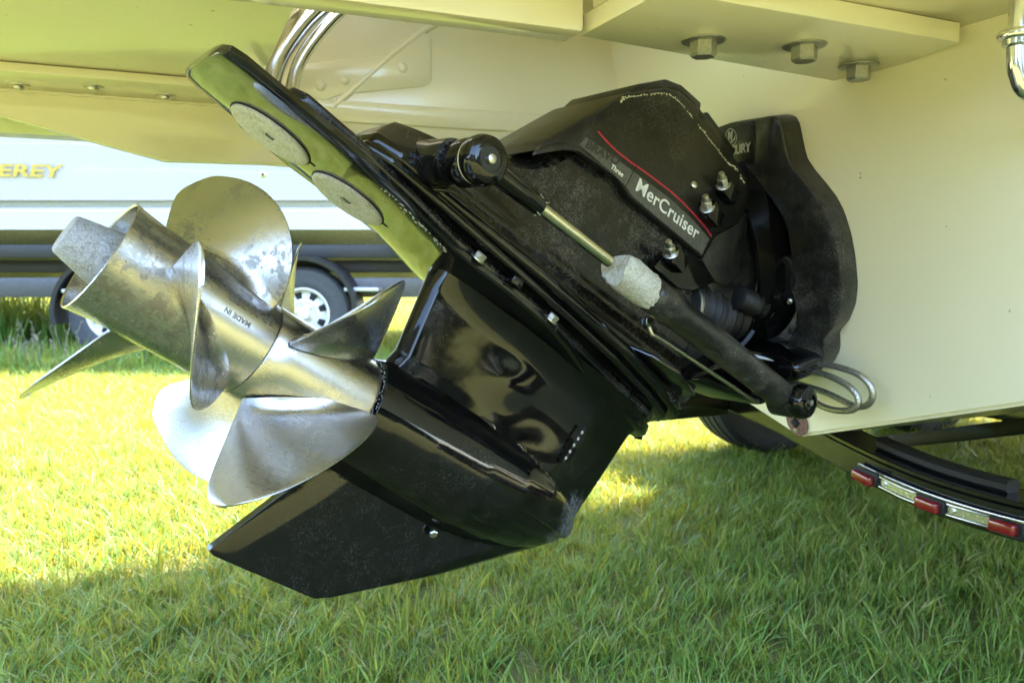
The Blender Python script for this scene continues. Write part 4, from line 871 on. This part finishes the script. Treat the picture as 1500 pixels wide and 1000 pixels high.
lathe('grease_nipple', [(0, 0.005), (0.010, 0.005), (0.011, 0.003), (0.016, 0.0035), (0.018, 0.002)], gp(0.086, 0.300, 0.045), gp(0.3, 0.28, 0.5) - gp(0, 0.3, 0), bolt_steel, gim, 12)
prism('lower_yoke', [(-0.12, 0.225), (0.10, 0.215), (0.150, 0.205), (0.150, 0.175), (0.09, 0.150), (-0.12, 0.150)], 0.04, 0.115, gp, black_gloss, gim, 0.014, 3)
# splash plate under the bell housing
spl = prism('splash_plate', [(-0.300, 0.060), (-0.313, 0.088), (-0.342, 0.123), (-0.390, 0.144), (-0.469, 0.125), (-0.475, 0.075), (-0.452, -0.016), (-0.47, -0.10), (-0.36, -0.13), (-0.30, -0.06)], 0.2895, 0.296, lambda x, s_, d: tl(x, s_, d + 0.002), black_plate, drv, 0.002)
for x, s_ in ((-0.415, 0.055), (-0.435, 0.030)):
    lathe('splash_rivet', [(0, 0.006), (0.004, 0.006), (0.006, 0.004)], tl(x, s_, 0.2915), Vector((0, 0, -1)), bolt_steel, spl, 10)
prism('lower_fairing', [(-0.46, 0.315), (-0.56, 0.345), (-0.66, 0.375), (-0.72, 0.43), (-0.64, 0.45), (-0.52, 0.40)], -0.09, 0.115, dsl, black_gloss, drv, 0.012, 3)
# --- braided trim hoses
def hp(L_): return [w2d(Vector(p)) for p in L_]
hose1 = tube('braided_hose', hp([(0.490, 1.480, 0.588), (0.514, 1.460, 0.590), (0.545, 1.382, 0.602), (0.576, 1.313, 0.597), (0.593, 1.286, 0.578), (0.597, 1.288, 0.553), (0.588, 1.320, 0.537), (0.560, 1.390, 0.550), (0.530, 1.455, 0.556), (0.515, 1.49, 0.560)]), 0.0057, braid_m, drv, 12, 10)
hose2 = tube('braided_hose', hp([(0.485, 1.470, 0.572), (0.510, 1.455, 0.574), (0.540, 1.375, 0.587), (0.566, 1.315, 0.575), (0.578, 1.295, 0.554), (0.574, 1.308, 0.533), (0.555, 1.362, 0.526), (0.530, 1.420, 0.541), (0.510, 1.46, 0.553)]), 0.0057, braid_m, drv, 12, 10)
for h_, p, q in ((hose1, (0.500, 1.470, 0.590), (0.522, 1.440, 0.5935)), (hose2, (0.495, 1.462, 0.574), (0.518, 1.436, 0.578))):
    p = w2d(Vector(p)); q = w2d(Vector(q)); lathe('hose_ferrule', [(0, 0.0070), (0.002, 0.0085), ((q - p).length - 0.002, 0.0085), ((q - p).length, 0.0070)], p, q - p, bolt_steel, h_, 14)
tube('hose_elbow', hp([(0.485, 1.500, 0.562), (0.482, 1.490, 0.575), (0.490, 1.478, 0.588), (0.502, 1.468, 0.590)]), 0.0042, bolt_steel, hose1, 10)

# ================================================================== PROPELLERS
def hub(name, prof, mat, parent):
    return lathe(name, prof, tl(0, 0, 0), Vector((1, 0, 0)), mat, parent, 72, False, 30)
def blade(name, th0, hand, slope, xc, xle0, xte, xref, R, r0, mat, parent, rake=0.0):
    nr, nc = 30, 30; top = []; bot = []
    def P(r, x):
        th = th0 + hand * slope * (x - xref); return Vector((x + rake * (r - r0), r * math.cos(th), r * math.sin(th)))
    pts = []
    for i in range(nr + 1):
        q = 1 - (1 - i / nr) ** 1.7; q = min(q, 0.9995); r = r0 + (R - r0) * q
        le = xc - (xc - xle0) * max(1 - q ** 2.2, 0) ** 0.6; te = xc + (xte - xc) * max(1 - q ** 9, 0) ** 0.5
        for j in range(nc + 1):
            t = (1 - math.cos(math.pi * j / nc)) / 2; x = le + (te - le) * t
            p = P(r, x); e = 1e-4; dx = P(r, x + e) - p; dr = P(r + e, x) - p; nn = dx.cross(dr).normalized()
            cup = 0.0030 * max(0, (t - 0.75) / 0.25) ** 2 * hand
            th_ = (0.0042 * (1 - q) ** 0.8 + 0.0014) * (0.22 + 0.78 * (4 * t * (1 - t)) ** 0.7)
            if i == nr: th_ *= 0.4
            root = 0.010 * max(0, 1 - (r - r0 - 0.001) / 0.014) ** 2.5
            pts.append((p + nn * cup, nn, th_ + root * min(1, 4 * t * (1 - t) + 0.12)))
    N = nc + 1; tot = len(pts); V = [p + n_ * t for p, n_, t in pts] + [p - n_ * t for p, n_, t in pts]; Fc = []
    for i in range(nr):
        for j in range(nc):
            q = (i * N + j, i * N + j + 1, (i + 1) * N + j + 1, (i + 1) * N + j); Fc.append(q); Fc.append(tuple(k + tot for k in q[::-1]))
        for j in (0, nc): Fc.append((i * N + j, (i + 1) * N + j, (i + 1) * N + j + tot, i * N + j + tot))
    for i in (0, nr):
        for j in range(nc): Fc.append((i * N + j, i * N + j + 1, i * N + j + 1 + tot, i * N + j + tot))
    return mesh(name, V, Fc, mat, parent, 50)
# rear propeller
rear = hub('rear_propeller', [(0.300, 0.0590), (0.341, 0.0638), (0.3425, 0.0652), (0.3415, 0.0665), (0.335, 0.0655), (0.310, 0.0630), (0.270, 0.0618), (0.200, 0.0606), (0.160, 0.0600), (0.1525, 0.0598), (0.1510, 0.0588), (0.1515, 0.050)], steel_rear, drv)
lathe('hub_bore', [(0.152, 0.058), (0.190, 0.056), (0.300, 0.0589)], tl(0, 0, 0), Vector((1, 0, 0)), simple('dull_bore_steel', (0.22, 0.21, 0.20), 0.5, 0.8, 0.1, 90), rear, 56, False)
lathe('bore_web', [(0.270, 0.0585), (0.272, 0.030), (0.275, 0.0585)], tl(0, 0, 0), Vector((1, 0, 0)), dark_hole, rear, 40, False)
lathe('propeller_anode', [(0.26, 0.037), (0.30, 0.0355), (0.335, 0.0325), (0.378, 0.0225), (0.3805, 0.0205), (0.3812, 0.014), (0.381, 0.001)], tl(0, 0, 0), Vector((1, 0, 0)), anode_grey, rear, 48)
for k in range(3):
    blade('blade', R_((14, 127, 251)[k]), 1, 10.1, 0.262, 0.163, 0.289, 0.286, (0.182, 0.178, 0.189)[k], 0.0595, steel_rear, rear, (0.19, 0.12, 0.30)[k])
# stamped numbers on the hub
def hub_text(body, size, x0, th0_, dirx):
    cu = bpy.data.curves.new('t', 'FONT'); cu.body = body; cu.size = size; cu.offset = 0.0002; cu.extrude = 0.0
    t = bpy.data.objects.new('t', cu); COL.objects.link(t)
    me = bpy.data.meshes.new_from_object(t.evaluated_get(bpy.context.evaluated_depsgraph_get())); bpy.data.objects.remove(t); bpy.data.curves.remove(cu)
    for v in me.vertices:
        x = x0 + dirx * v.co.x; th = th0_ - v.co.y / 0.0605; rr = float(it(x, [0.15, 0.2, 0.27, 0.31, 0.335], [0.0598, 0.0606, 0.0618, 0.0630, 0.0655])) + 0.00035
        v.co = (x, rr * math.cos(th), rr * math.sin(th))
    me.materials.clear(); return new_obj('stamped_lettering', me, simple('stamp_dark', (0.20, 0.18, 0.15), 0.5, 0.9), rear)
hub_text('13 X 28P', 0.0160, 0.160, R_(36), 1)
hub_text('MADE IN', 0.0085, 0.185, R_(16), 1)
# front propeller
front = hub('front_propeller', [(0.150, 0.050), (0.1503, 0.0592), (0.148, 0.0604), (0.120, 0.0620), (0.080, 0.0645), (0.040, 0.0672), (0.012, 0.0692), (0.005, 0.0698), (0.003, 0.0690), (0.003, 0.055)], steel_front, drv)
for k in range(4):
    blade('blade', R_((-31, 53, 150, 240)[k]), -1, 8.4, 0.118, 0.006, 0.137, 0.070, 0.203, 0.0640, steel_front, front, (0.04, 0.04, 0.04, 0.26)[k])
# frayed line seal between hub and gearcase
V = []; Fc = []
for i in range(150):
    th = 2 * math.pi * i / 150; r = 0.0715 + rb.gauss(0, 0.0009); x = 0.0015 + rb.gauss(0, 0.0012); k0 = len(V)
    v, f_ = lathe_vf([(-0.0010, 0.0004), (0, 0.0010), (0.0010, 0.0004)], tl(x, r * math.cos(th), r * math.sin(th)), Vector((rb.random() - 0.5, rb.random() - 0.5, rb.random() - 0.5)), 5); V += v; Fc += [tuple(q + k0 for q in ff) for ff in f_]
sl = mesh('crusted_seal', V, Fc, crust, gear, None); sl['kind'] = 'stuff'
